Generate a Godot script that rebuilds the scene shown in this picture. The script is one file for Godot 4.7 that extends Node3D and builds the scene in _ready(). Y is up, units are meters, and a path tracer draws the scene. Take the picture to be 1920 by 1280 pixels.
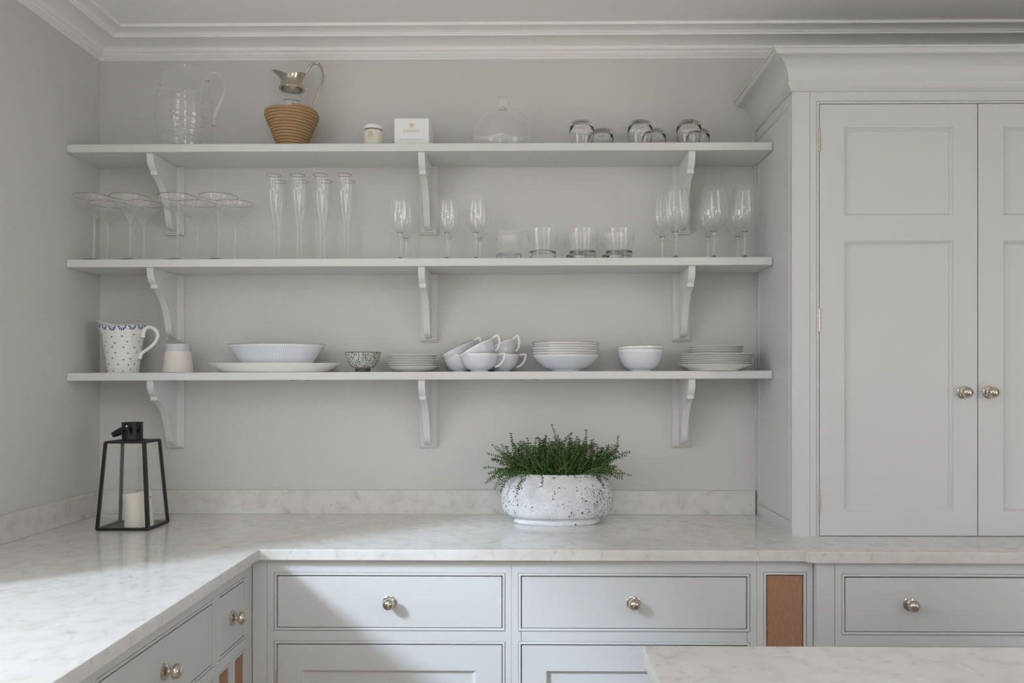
extends Node3D
# A corner of a painted kitchen: open shelves on the back wall, tall cabinet to the right, quartz worktops. Metres; the back wall is z = 0, x to the right, z towards the viewer.

const WX := -1.549      # left wall
const RX := 3.3         # right wall
const FZ := 4.7         # wall behind the viewer
const CEIL := 2.592
const TOP := 0.920      # worktop height
const SHELF_Z := 0.196
var M := {}
var used := {}


func _ready() -> void:
	# --- camera
	var cam := Camera3D.new()
	cam.name = "camera"
	var near := 0.05
	cam.set_frustum(near * 1280.0 / 1440.0, Vector2(-24.2, 72.0) * near / 1440.0, near, 60.0)
	cam.keep_aspect = Camera3D.KEEP_HEIGHT
	cam.position = Vector3(0.0, 1.395, 2.728)
	cam.rotation.y = 0.011
	add_child(cam)
	cam.current = true
	# --- sky and exposure
	var sky_mat := ProceduralSkyMaterial.new()
	sky_mat.sky_top_color = Color(0.88, 0.90, 0.93)
	sky_mat.sky_horizon_color = Color(0.95, 0.955, 0.97)
	sky_mat.sky_curve = 0.2
	sky_mat.ground_horizon_color = Color(0.95, 0.95, 0.94)
	sky_mat.ground_bottom_color = Color(0.88, 0.87, 0.85)
	sky_mat.energy_multiplier = 4.4
	sky_mat.sun_angle_max = 0.0
	var env := Environment.new()
	env.background_mode = Environment.BG_SKY
	env.sky = Sky.new()
	env.sky.sky_material = sky_mat
	env.tonemap_mode = Environment.TONE_MAPPER_LINEAR
	env.tonemap_exposure = 1.0
	env.sdfgi_enabled = true
	env.ssao_enabled = true
	env.ssil_enabled = true
	var we := WorldEnvironment.new()
	we.name = "world"
	we.environment = env
	add_child(we)
	# --- hazy sun through the window in the left wall
	var sun := DirectionalLight3D.new()
	sun.name = "hazy_sun"
	sun.look_at_from_position(Vector3.ZERO, Vector3(1.0, -0.81, -0.782))
	sun.light_color = Color(0.85, 0.92, 1.0)
	sun.light_energy = 1.12
	sun.light_angular_distance = 8.0
	sun.shadow_enabled = true
	sun.sky_mode = DirectionalLight3D.SKY_MODE_LIGHT_ONLY
	add_child(sun)

	make_materials()
	room()
	cabinets()
	worktops()
	shelves()
	top_shelf_things()
	middle_shelf_things()
	low_shelf_things()
	worktop_things()


# ---------------------------------------------------------------- naming and tagging
func tag(o: Node, label: String, category: String, group := "") -> Node:
	o.set_meta("label", label)
	o.set_meta("category", category)
	if group:
		o.set_meta("group", group)
	return o


func numbered(n: String) -> String:
	used[n] = used.get(n, -1) + 1
	return n if used[n] == 0 else "%s_%03d" % [n, used[n]]


func thing(called: String, label: String, category: String, at := Vector3.ZERO, turn := 0.0, group := "") -> Node3D:
	var o := Node3D.new()
	o.name = numbered(called)
	add_child(o)
	o.position = at
	o.rotation.y = turn
	tag(o, label, category, group)
	return o


func part(called: String, mesh: Mesh, mat: Material, parent: Node, at := Vector3.ZERO) -> MeshInstance3D:
	var o := MeshInstance3D.new()
	o.name = called
	o.mesh = mesh
	o.material_override = mat
	o.position = at
	parent.add_child(o, true)
	return o


func solo(called: String, mesh: Mesh, mat: Material, label: String, category: String, at := Vector3.ZERO, group := "") -> MeshInstance3D:
	var o := part(numbered(called), mesh, mat, self, at)
	tag(o, label, category, group)
	return o


func struct(called: String, mesh: Mesh, mat: Material, at := Vector3.ZERO) -> MeshInstance3D:
	var o := part(called, mesh, mat, self, at)
	o.set_meta("kind", "structure")
	return o


func again(src: Node3D, called: String, at: Vector3, label: String, turn := 0.0) -> Node3D:
	var o: Node3D = src.duplicate()
	o.name = numbered(called)
	add_child(o)
	o.position = at
	o.rotation = Vector3(0, turn, 0)
	o.set_meta("label", label)
	return o


# ---------------------------------------------------------------- mesh building
class MB:
	var v := PackedVector3Array()
	var uv := PackedVector2Array()
	var c := PackedColorArray()
	var ink := Color.WHITE

	func tri(a: Vector3, b: Vector3, d: Vector3, ua := Vector2.ZERO, ub := Vector2.ZERO, ud := Vector2.ZERO) -> void:
		v.append(a); v.append(d); v.append(b)
		uv.append(ua); uv.append(ud); uv.append(ub)
		c.append(ink); c.append(ink); c.append(ink)

	func quad(a: Vector3, b: Vector3, d: Vector3, e: Vector3, ua := Vector2.ZERO, ub := Vector2.ZERO, ud := Vector2.ZERO, ue := Vector2.ZERO) -> void:
		tri(a, b, d, ua, ub, ud)
		tri(a, d, e, ua, ud, ue)

	# a box with chamfered edges
	func box(lo: Vector3, hi: Vector3, b := 0.001) -> MB:
		b = minf(b, 0.49 * minf(hi.x - lo.x, minf(hi.y - lo.y, hi.z - lo.z)))
		var m := (lo + hi) * 0.5
		var h := (hi - lo) * 0.5
		var ax := [Vector3.RIGHT, Vector3.UP, Vector3.BACK]
		for i in 3:
			for s in [-1.0, 1.0]:
				var n: Vector3 = ax[i] * s
				var p: Vector3 = ax[(i + 1) % 3] * (h[(i + 1) % 3] - b)
				var q: Vector3 = ax[(i + 2) % 3] * (h[(i + 2) % 3] - b)
				var o: Vector3 = m + n * h[i]
				if s > 0: quad(o - p - q, o + p - q, o + p + q, o - p + q)
				else: quad(o - p - q, o - p + q, o + p + q, o + p - q)
		if b <= 0.0: return self
		for i in 3:
			var j := (i + 1) % 3
			var k := (i + 2) % 3
			for sj in [-1.0, 1.0]:
				for sk in [-1.0, 1.0]:
					var l: Vector3 = ax[i] * (h[i] - b)
					var p1: Vector3 = m + ax[j] * sj * h[j] + ax[k] * sk * (h[k] - b)
					var p2: Vector3 = m + ax[j] * sj * (h[j] - b) + ax[k] * sk * h[k]
					if _out(p1 + l, p1 - l, p2 - l, m): quad(p1 + l, p1 - l, p2 - l, p2 + l)
					else: quad(p1 - l, p1 + l, p2 + l, p2 - l)
		for sx in [-1.0, 1.0]:
			for sy in [-1.0, 1.0]:
				for sz in [-1.0, 1.0]:
					var a := m + Vector3(sx * h.x, sy * (h.y - b), sz * (h.z - b))
					var d := m + Vector3(sx * (h.x - b), sy * h.y, sz * (h.z - b))
					var e := m + Vector3(sx * (h.x - b), sy * (h.y - b), sz * h.z)
					if _out(a, d, e, m): tri(a, d, e)
					else: tri(a, e, d)
		return self

	func _out(a: Vector3, b: Vector3, d: Vector3, m: Vector3) -> bool:
		return (b - a).cross(d - a).dot(a - m) > 0.0

	# turned shape: profile of (radius, height), outer side listed upwards
	func lathe(p: Array, segs := 40, sz := 1.0) -> MB:
		var lens := [0.0]
		for i in range(1, p.size()):
			lens.append(lens[i - 1] + (p[i] - p[i - 1]).length())
		var total: float = maxf(lens[-1], 1e-6)
		for i in p.size() - 1:
			var r0: float = p[i].x
			var r1: float = p[i + 1].x
			var v0: float = lens[i] / total
			var v1: float = lens[i + 1] / total
			for k in segs:
				var a0 := TAU * k / segs
				var a1 := TAU * (k + 1) / segs
				var u0 := 1.0 - float(k) / segs
				var u1 := 1.0 - float(k + 1) / segs
				var A := Vector3(r0 * cos(a0), p[i].y, r0 * sin(a0) * sz)
				var B := Vector3(r1 * cos(a0), p[i + 1].y, r1 * sin(a0) * sz)
				var D := Vector3(r1 * cos(a1), p[i + 1].y, r1 * sin(a1) * sz)
				var E := Vector3(r0 * cos(a1), p[i].y, r0 * sin(a1) * sz)
				if r0 > 1e-6 and r1 > 1e-6: quad(A, B, D, E, Vector2(u0, v0), Vector2(u0, v1), Vector2(u1, v1), Vector2(u1, v0))
				elif r1 > 1e-6: tri(A, B, D, Vector2(u0, v0), Vector2(u0, v1), Vector2(u1, v1))
				elif r0 > 1e-6: tri(A, B, E, Vector2(u0, v0), Vector2(u0, v1), Vector2(u1, v0))
		return self

	# round bar along points; radii one per point
	func tube(p: Array, radii: Array, segs := 10, squash := 1.0, side := Vector3.ZERO) -> MB:
		var n := p.size()
		var up := side
		if up == Vector3.ZERO:
			up = Vector3.UP if absf((p[1] - p[0]).normalized().y) < 0.9 else Vector3.RIGHT
		var rings := []
		for i in n:
			var t: Vector3 = (p[mini(i + 1, n - 1)] - p[maxi(i - 1, 0)]).normalized()
			var s := t.cross(up).normalized()
			up = s.cross(t).normalized()
			var ring := []
			for k in segs:
				var a := TAU * k / segs
				ring.append(p[i] + (s * cos(a) * squash + up * sin(a)) * radii[i])
			rings.append(ring)
		for i in n - 1:
			for k in segs:
				var k1 := (k + 1) % segs
				quad(rings[i][k], rings[i + 1][k], rings[i + 1][k1], rings[i][k1], Vector2(float(k) / segs, i), Vector2(float(k) / segs, i + 1), Vector2(float(k + 1) / segs, i + 1), Vector2(float(k + 1) / segs, i))
		for k in segs:
			var k1 := (k + 1) % segs
			tri(p[0], rings[0][k], rings[0][k1])
			tri(p[n - 1], rings[n - 1][k1], rings[n - 1][k])
		return self

	# moulding: profile (u across, to the right of the way; w along axis) swept along a mitred path
	func sweep(path: Array, closed: bool, axis: Vector3, prof: Array, only := -1) -> MB:
		var n := path.size()
		var segs := n if closed else n - 1
		var mit := []
		for i in n:
			var d0: Vector3 = (path[i] - path[(i - 1 + n) % n]).normalized()
			var d1: Vector3 = (path[(i + 1) % n] - path[i]).normalized()
			if not closed and i == 0: d0 = d1
			if not closed and i == n - 1: d1 = d0
			var n0 := d0.cross(axis)
			var n1 := d1.cross(axis)
			mit.append((n0 + n1) / (1.0 + n0.dot(n1)))
		for i in segs:
			if only >= 0 and i != only: continue
			var j := (i + 1) % n
			for k in prof.size() - 1:
				quad(path[i] + mit[i] * prof[k].x + axis * prof[k].y, path[j] + mit[j] * prof[k].x + axis * prof[k].y, path[j] + mit[j] * prof[k + 1].x + axis * prof[k + 1].y, path[i] + mit[i] * prof[k + 1].x + axis * prof[k + 1].y)
		return self

	# a board with rectangular holes ([x0, y0, x1, y1] each)
	func pierced(x0: float, y0: float, x1: float, y1: float, z0: float, z1: float, holes: Array) -> MB:
		var xs := [x0, x1]
		var ys := [y0, y1]
		for h in holes:
			for q in [h[0], h[2]]:
				if q > x0 and q < x1 and not xs.has(q): xs.append(q)
			for q in [h[1], h[3]]:
				if q > y0 and q < y1 and not ys.has(q): ys.append(q)
		xs.sort()
		ys.sort()
		var solid := func(i: int, j: int) -> bool:
			if i < 0 or j < 0 or i >= xs.size() - 1 or j >= ys.size() - 1: return false
			var cx: float = (xs[i] + xs[i + 1]) * 0.5
			var cy: float = (ys[j] + ys[j + 1]) * 0.5
			for h in holes:
				if cx > h[0] and cx < h[2] and cy > h[1] and cy < h[3]: return false
			return true
		for i in xs.size() - 1:
			for j in ys.size() - 1:
				if not solid.call(i, j): continue
				var a: float = xs[i]
				var b: float = xs[i + 1]
				var d: float = ys[j]
				var e: float = ys[j + 1]
				quad(Vector3(a, d, z1), Vector3(b, d, z1), Vector3(b, e, z1), Vector3(a, e, z1))
				quad(Vector3(a, d, z0), Vector3(a, e, z0), Vector3(b, e, z0), Vector3(b, d, z0))
				if not solid.call(i - 1, j): quad(Vector3(a, d, z0), Vector3(a, d, z1), Vector3(a, e, z1), Vector3(a, e, z0))
				if not solid.call(i + 1, j): quad(Vector3(b, d, z1), Vector3(b, d, z0), Vector3(b, e, z0), Vector3(b, e, z1))
				if not solid.call(i, j - 1): quad(Vector3(a, d, z0), Vector3(b, d, z0), Vector3(b, d, z1), Vector3(a, d, z1))
				if not solid.call(i, j + 1): quad(Vector3(a, e, z1), Vector3(b, e, z1), Vector3(b, e, z0), Vector3(a, e, z0))
		return self

	# polygon (counter-clockwise in x, y) pulled from z0 to z1, with edges eased by b at both ends
	func prism(pts: PackedVector2Array, z0: float, z1: float, b := 0.0, rounds := 1) -> MB:
		var idx := Geometry2D.triangulate_polygon(pts)
		var levels := []
		if b > 0.0:
			for r in rounds + 1:
				var a := PI * 0.5 * r / rounds
				levels.append([z0 + b * (1.0 - cos(a)), b * (1.0 - sin(a))])
			for r in rounds + 1:
				var a := PI * 0.5 * r / rounds
				levels.append([z1 - b * (1.0 - sin(a)), b * (1.0 - cos(a))])
		else:
			levels = [[z0, 0.0], [z1, 0.0]]
		var rings := []
		for l in levels:
			rings.append([inset(pts, l[1]), l[0]])
		var n := pts.size()
		for r in rings.size() - 1:
			var p0: PackedVector2Array = rings[r][0]
			var p1: PackedVector2Array = rings[r + 1][0]
			var h0: float = rings[r][1]
			var h1: float = rings[r + 1][1]
			for i in n:
				var j := (i + 1) % n
				quad(Vector3(p0[i].x, p0[i].y, h0), Vector3(p0[j].x, p0[j].y, h0), Vector3(p1[j].x, p1[j].y, h1), Vector3(p1[i].x, p1[i].y, h1))
		for e in [0, rings.size() - 1]:
			var p: PackedVector2Array = rings[e][0]
			var h: float = rings[e][1]
			for t in range(0, idx.size(), 3):
				var a := Vector3(p[idx[t]].x, p[idx[t]].y, h)
				var b2 := Vector3(p[idx[t + 1]].x, p[idx[t + 1]].y, h)
				var d := Vector3(p[idx[t + 2]].x, p[idx[t + 2]].y, h)
				var ccw := (b2 - a).cross(d - a).z > 0.0
				if ccw == (e != 0): tri(a, b2, d)
				else: tri(a, d, b2)
		return self

	func inset(pts: PackedVector2Array, b: float) -> PackedVector2Array:
		var out := PackedVector2Array()
		var n := pts.size()
		for i in n:
			var d0 := (pts[i] - pts[(i - 1 + n) % n]).normalized()
			var d1 := (pts[(i + 1) % n] - pts[i]).normalized()
			var n0 := Vector2(-d0.y, d0.x)
			var n1 := Vector2(-d1.y, d1.x)
			out.append(pts[i] + (n0 + n1) / maxf(1.0 + n0.dot(n1), 0.2) * b)
		return out

	# surface over (u, v) in 0..1
	func grid(nu: int, nv: int, f: Callable, flip := false) -> MB:
		var p := []
		for j in nv + 1:
			for i in nu + 1:
				p.append(f.call(float(i) / nu, float(j) / nv))
		for j in nv:
			for i in nu:
				var a: Vector3 = p[j * (nu + 1) + i]
				var b: Vector3 = p[j * (nu + 1) + i + 1]
				var d: Vector3 = p[(j + 1) * (nu + 1) + i + 1]
				var e: Vector3 = p[(j + 1) * (nu + 1) + i]
				var ua := Vector2(float(i) / nu, float(j) / nv)
				var ud := Vector2(float(i + 1) / nu, float(j + 1) / nv)
				if flip: quad(a, e, d, b, ua, Vector2(ua.x, ud.y), ud, Vector2(ud.x, ua.y))
				else: quad(a, b, d, e, ua, Vector2(ud.x, ua.y), ud, Vector2(ua.x, ud.y))
		return self

	func moved(t: Transform3D, from := 0) -> MB:
		for i in range(from, v.size()):
			v[i] = t * v[i]
		return self

	func joined(o: MB) -> MB:
		v.append_array(o.v)
		uv.append_array(o.uv)
		c.append_array(o.c)
		return self

	# every face flat
	func flat() -> ArrayMesh:
		var nor := PackedVector3Array()
		nor.resize(v.size())
		for f in v.size() / 3:
			var n := (v[f * 3 + 2] - v[f * 3]).cross(v[f * 3 + 1] - v[f * 3]).normalized()
			for k in 3:
				nor[f * 3 + k] = n
		var arr := []
		arr.resize(Mesh.ARRAY_MAX)
		arr[Mesh.ARRAY_VERTEX] = v
		arr[Mesh.ARRAY_NORMAL] = nor
		arr[Mesh.ARRAY_TEX_UV] = uv
		arr[Mesh.ARRAY_COLOR] = c
		var m := ArrayMesh.new()
		m.add_surface_from_arrays(Mesh.PRIMITIVE_TRIANGLES, arr)
		return m

	# normals weighted by area, shared where faces meet at less than the crease angle
	func done(crease := 40.0) -> ArrayMesh:
		var nf := v.size() / 3
		var fn := PackedVector3Array()
		var fu := PackedVector3Array()
		var at := {}
		for f in nf:
			var n := (v[f * 3 + 2] - v[f * 3]).cross(v[f * 3 + 1] - v[f * 3])
			fn.append(n)
			fu.append(n.normalized())
			for k in 3:
				var key := Vector3i((v[f * 3 + k] * 50000.0).round())
				if at.has(key): at[key].append(f)
				else: at[key] = PackedInt32Array([f])
		var lim := cos(deg_to_rad(crease))
		var nor := PackedVector3Array()
		nor.resize(v.size())
		for f in nf:
			for k in 3:
				var key := Vector3i((v[f * 3 + k] * 50000.0).round())
				var s := Vector3.ZERO
				for g in at[key]:
					if fu[g].dot(fu[f]) > lim: s += fn[g]
				nor[f * 3 + k] = s.normalized() if s.length() > 0.0 else Vector3.UP
		var arr := []
		arr.resize(Mesh.ARRAY_MAX)
		arr[Mesh.ARRAY_VERTEX] = v
		arr[Mesh.ARRAY_NORMAL] = nor
		arr[Mesh.ARRAY_TEX_UV] = uv
		arr[Mesh.ARRAY_COLOR] = c
		var m := ArrayMesh.new()
		m.add_surface_from_arrays(Mesh.PRIMITIVE_TRIANGLES, arr)
		return m


# points of a smooth curve through p
func curve(p: Array, per := 6) -> Array:
	var out := []
	var n := p.size()
	for i in n - 1:
		var a = p[maxi(i - 1, 0)]
		var d = p[mini(i + 2, n - 1)]
		for k in per:
			out.append(p[i].cubic_interpolate(p[i + 1], a, d, float(k) / per))
	out.append(p[n - 1])
	return out


func v2(a: Array) -> Array:
	var out := []
	for i in range(0, a.size(), 2):
		out.append(Vector2(a[i], a[i + 1]))
	return out


func v3(a: Array, z := 0.0) -> Array:
	var out := []
	for i in range(0, a.size(), 2):
		out.append(Vector3(a[i], a[i + 1], z))
	return out


func spread(a: float, b: float, n: int) -> Array:
	var out := []
	for i in n:
		out.append(lerpf(a, b, float(i) / maxf(n - 1, 1)))
	return out


func box(lo: Vector3, hi: Vector3, b := 0.001) -> ArrayMesh:
	return MB.new().box(lo, hi, b).done(60.0)


# a thin-walled vessel: outer profile from the foot up, then the same inside, wall t thick, floor at height fl
func vessel(outer: Array, t: float, fl: float) -> Array:
	var out := outer.duplicate()
	var n := outer.size()
	var last: Vector2 = outer[n - 1]
	out.append(last + Vector2(-t * 0.5, t * 0.4))
	for i in range(n - 1, -1, -1):
		var q: Vector2 = outer[i]
		if q.y <= fl + t: break
		out.append(Vector2(maxf(q.x - t, 0.001), q.y))
	out.append(Vector2(0.0, fl))
	return out


# ---------------------------------------------------------------- materials
func mat(called: String, col: Color, rough := 0.5, metal := 0.0, spec := 0.5) -> StandardMaterial3D:
	var m := StandardMaterial3D.new()
	m.resource_name = called
	m.albedo_color = col
	m.roughness = rough
	m.metallic = metal
	m.metallic_specular = spec
	M[called] = m
	return m


func c8(r: int, g: int, b: int) -> Color:
	return Color8(r, g, b)


func noise_tex(freq: float, seed_: int, ramp: Array, size := 512, kind := FastNoiseLite.FRACTAL_FBM, warp := 0.0, octaves := 4) -> NoiseTexture2D:
	var n := FastNoiseLite.new()
	n.seed = seed_
	n.noise_type = FastNoiseLite.TYPE_SIMPLEX_SMOOTH
	n.frequency = freq
	n.fractal_type = kind
	n.fractal_octaves = octaves
	if warp > 0.0:
		n.domain_warp_enabled = true
		n.domain_warp_amplitude = warp
		n.domain_warp_frequency = freq * 1.3
	var t := NoiseTexture2D.new()
	t.width = size
	t.height = size
	t.seamless = true
	t.noise = n
	var g := Gradient.new()
	g.offsets = PackedFloat32Array(ramp.map(func(q): return q[0]))
	g.colors = PackedColorArray(ramp.map(func(q): return q[1]))
	t.color_ramp = g
	return t


func triplanar(m: StandardMaterial3D, s: float) -> void:
	m.uv1_triplanar = true
	m.uv1_world_triplanar = true
	m.uv1_scale = Vector3.ONE * s


func make_materials() -> void:
	var w := mat("wall_paint", c8(214, 213, 210), 0.75, 0.0, 0.35)
	w.heightmap_enabled = true
	w.heightmap_texture = noise_tex(0.06, 3, [[0.0, Color.BLACK], [1.0, Color.WHITE]], 256)
	w.heightmap_scale = 0.02
	triplanar(w, 4.0)
	mat("ceiling_paint", c8(246, 245, 243), 0.85, 0.0, 0.3)
	mat("plaster", c8(247, 246, 244), 0.6, 0.0, 0.4)
	mat("cabinet_paint", c8(212, 213, 213), 0.38, 0.0, 0.45)
	mat("shelf_paint", c8(222, 222, 221), 0.42, 0.0, 0.45)
	mat("carcass", c8(30, 24, 22), 0.8, 0.0, 0.3)
	var q := mat("quartz", Color.WHITE, 0.13, 0.0, 0.5)
	var qa := c8(226, 223, 218)
	q.albedo_texture = noise_tex(0.006, 11, [[0.0, qa], [0.70, qa], [0.85, c8(222, 219, 214)], [0.93, c8(213, 210, 205)], [0.98, c8(196, 192, 187)], [1.0, c8(180, 176, 171)]], 1024, FastNoiseLite.FRACTAL_RIDGED, 60.0, 3)
	q.detail_enabled = true
	q.detail_blend_mode = BaseMaterial3D.BLEND_MODE_MUL
	q.detail_albedo = noise_tex(0.02, 5, [[0.0, c8(240, 239, 238)], [0.5, c8(250, 250, 250)], [1.0, Color.WHITE]], 512)
	q.detail_uv_layer = BaseMaterial3D.DETAIL_UV_1
	triplanar(q, 1.35)
	mat("nickel", c8(206, 196, 184), 0.09, 1.0)
	mat("nickel_hinge", c8(214, 196, 180), 0.28, 1.0)
	mat("silver", c8(196, 186, 172), 0.16, 1.0)
	mat("rim_gold", c8(172, 154, 138), 0.2, 1.0)
	var g := mat("glass_thin", Color(1, 1, 1, 0.015), 0.0, 0.0, 0.5)
	g.transparency = BaseMaterial3D.TRANSPARENCY_ALPHA
	var gs := mat("glass_solid", Color(1, 1, 1, 0.0), 0.0, 0.0, 0.5)
	gs.refraction_enabled = true
	gs.refraction_scale = 0.05
	gs.transparency = BaseMaterial3D.TRANSPARENCY_ALPHA
	var gb := mat("glass_blue", Color(0.95, 0.98, 1.0, 0.0), 0.0, 0.0, 0.5)
	gb.refraction_enabled = true
	gb.refraction_scale = 0.05
	gb.transparency = BaseMaterial3D.TRANSPARENCY_ALPHA
	mat("porcelain", c8(246, 246, 243), 0.12, 0.0, 0.5)
	mat("jug_matte", c8(232, 226, 216), 0.7, 0.0, 0.35)
	mat("jug_glaze", c8(205, 212, 214), 0.1, 0.0, 0.5)
	mat("black_iron", c8(36, 34, 34), 0.42, 0.3, 0.5)
	var wax := mat("wax", c8(240, 236, 222), 0.45, 0.0, 0.4)
	wax.subsurf_scatter_enabled = true
	wax.subsurf_scatter_strength = 0.35
	mat("wick", c8(40, 32, 28), 0.9)
	mat("soil", c8(38, 30, 24), 0.95, 0.0, 0.2)
	var rope := mat("rope", c8(182, 150, 114), 0.85, 0.0, 0.2)
	rope.heightmap_enabled = true
	rope.heightmap_texture = noise_tex(0.2, 8, [[0.0, Color.BLACK], [1.0, Color.WHITE]], 128)
	rope.heightmap_scale = 0.03
	triplanar(rope, 60.0)
	mat("card", c8(240, 241, 243), 0.55, 0.0, 0.4)
	mat("gold_ink", c8(214, 178, 120), 0.45, 0.3)
	mat("grey_ink", c8(150, 146, 142), 0.6)
	mat("pale_gold_ink", c8(218, 208, 184), 0.6)
	mat("brown_ink", c8(110, 88, 76), 0.6)
	mat("label_paper", c8(226, 222, 206), 0.5, 0.0, 0.4)
	mat("lid_white", c8(236, 234, 238), 0.4, 0.0, 0.45)
	mat("brown_thread", c8(104, 72, 56), 0.5)
	var st := mat("striped_china", Color.WHITE, 0.12, 0.0, 0.5)
	# the outer wall takes the first half of v, the plain inside the rest
	var im := Image.create(16, 64, false, Image.FORMAT_RGB8)
	im.fill(c8(240, 241, 243))
	im.fill_rect(Rect2i(0, 0, 6, 31), c8(196, 203, 216))
	st.albedo_texture = ImageTexture.create_from_image(im)
	st.uv1_scale = Vector3(150, 1, 1)
	var leaf := mat("leaf", Color.WHITE, 0.55, 0.0, 0.35)
	leaf.vertex_color_use_as_albedo = true
	leaf.backlight_enabled = true
	leaf.backlight = Color(0.3, 0.34, 0.2)
	make_oak()
	make_pot_skin()
	make_jug_print()
	make_bowl_print()
	var fl := mat("floorboards", c8(240, 226, 208), 0.5)
	fl.albedo_texture = noise_tex(0.02, 9, [[0.0, c8(196, 180, 160)], [1.0, Color.WHITE]], 256)
	triplanar(fl, 1.0)


func make_oak() -> void:
	var im := Image.create(256, 1024, false, Image.FORMAT_RGB8)
	var n := FastNoiseLite.new()
	n.seed = 4
	n.frequency = 0.012
	var fine := FastNoiseLite.new()
	fine.seed = 9
	fine.frequency = 0.35
	for y in 1024:
		for x in 256:
			var cx := (x - 120.0) / 256.0
			var ring := sqrt(cx * cx * 9.0 + pow((y - 1100.0) / 1500.0, 2.0)) * 26.0 + n.get_noise_2d(x * 1.2, y * 0.22) * 2.6
			var band := 0.5 + 0.5 * sin(ring * TAU)
			var g := fine.get_noise_2d(x * 1.6, y * 0.05)
			var k := 0.78 + 0.12 * pow(band, 1.6) + 0.13 * g
			im.set_pixel(x, y, Color(0.80 * k, 0.60 * k, 0.475 * k))
	var m := mat("oak", Color.WHITE, 0.55, 0.0, 0.4)
	m.albedo_texture = ImageTexture.create_from_image(im)
	m.uv1_triplanar = true
	m.uv1_world_triplanar = true
	m.uv1_scale = Vector3(6.0, 1.6, 6.0)
	m.uv1_offset = Vector3(0.62, 0.1, 0.2)


func make_pot_skin() -> void:
	var wd := 1536
	var ht := 512
	var im := Image.create(wd, ht, false, Image.FORMAT_RGB8)
	var hm := Image.create(wd, ht, false, Image.FORMAT_RGB8)
	hm.fill(Color.WHITE)
	var a := FastNoiseLite.new()
	a.seed = 21
	a.frequency = 0.008
	var b := FastNoiseLite.new()
	b.seed = 22
	b.frequency = 0.05
	for y in ht:
		for x in wd:
			var k := 0.865 + 0.05 * a.get_noise_2d(x, y * 1.2) + 0.035 * b.get_noise_2d(x, y)
			var warm := 0.012 * a.get_noise_2d(x + 900.0, y)
			im.set_pixel(x, y, Color(k + warm, k, k + 0.006 - warm))
	var rng := RandomNumberGenerator.new()
	rng.seed = 77
	for i in 9000:
		var x := rng.randi_range(0, wd - 1)
		var y := rng.randi_range(20, ht - 20)
		var dense := 0.5 + 0.5 * sin(x * 0.008 + 2.0) + a.get_noise_2d(x * 1.5, y * 1.5) * 1.3
		if y > 405 or y < 225: dense -= 0.8
		if rng.randf() > dense: continue
		var r := 0.8 + 3.0 * pow(rng.randf(), 2.6)
		var st := rng.randf_range(0.6, 1.7)
		var lean := rng.randf_range(-0.8, 0.8)
		var tone := rng.randf_range(0.26, 0.5)
		for dy in range(-6, 7):
			for dx in range(-6, 7):
				var ex := dx + dy * lean
				if ex * ex / (r * r) + dy * dy / (r * r * st) < 1.0 and y + dy >= 0 and y + dy < ht:
					var px := posmod(x + dx, wd)
					im.set_pixel(px, y + dy, Color(tone * 1.06, tone, tone * 1.02))
					hm.set_pixel(px, y + dy, Color(0.1, 0.1, 0.1))
	# grey bruise on the right of the front
	for i in 420:
		var x := 1345 + int(rng.randfn(0.0, 46.0))
		var y := 325 + int(rng.randfn(0.0, 42.0))
		var tone := rng.randf_range(0.36, 0.62)
		for q in rng.randi_range(3, 11):
			var px := posmod(x + q * 2 / 3, wd)
			var py := clampi(y - q, 1, ht - 2)
			im.set_pixel(px, py, Color(tone, tone, tone * 1.05))
			im.set_pixel(px, py + 1, Color(tone * 1.1, tone * 1.1, tone * 1.14))
	var m := mat("whitewashed_stone", Color.WHITE, 0.85, 0.0, 0.25)
	m.albedo_texture = ImageTexture.create_from_image(im)
	m.heightmap_enabled = true
	m.heightmap_texture = ImageTexture.create_from_image(hm)
	m.heightmap_scale = 0.12


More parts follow.
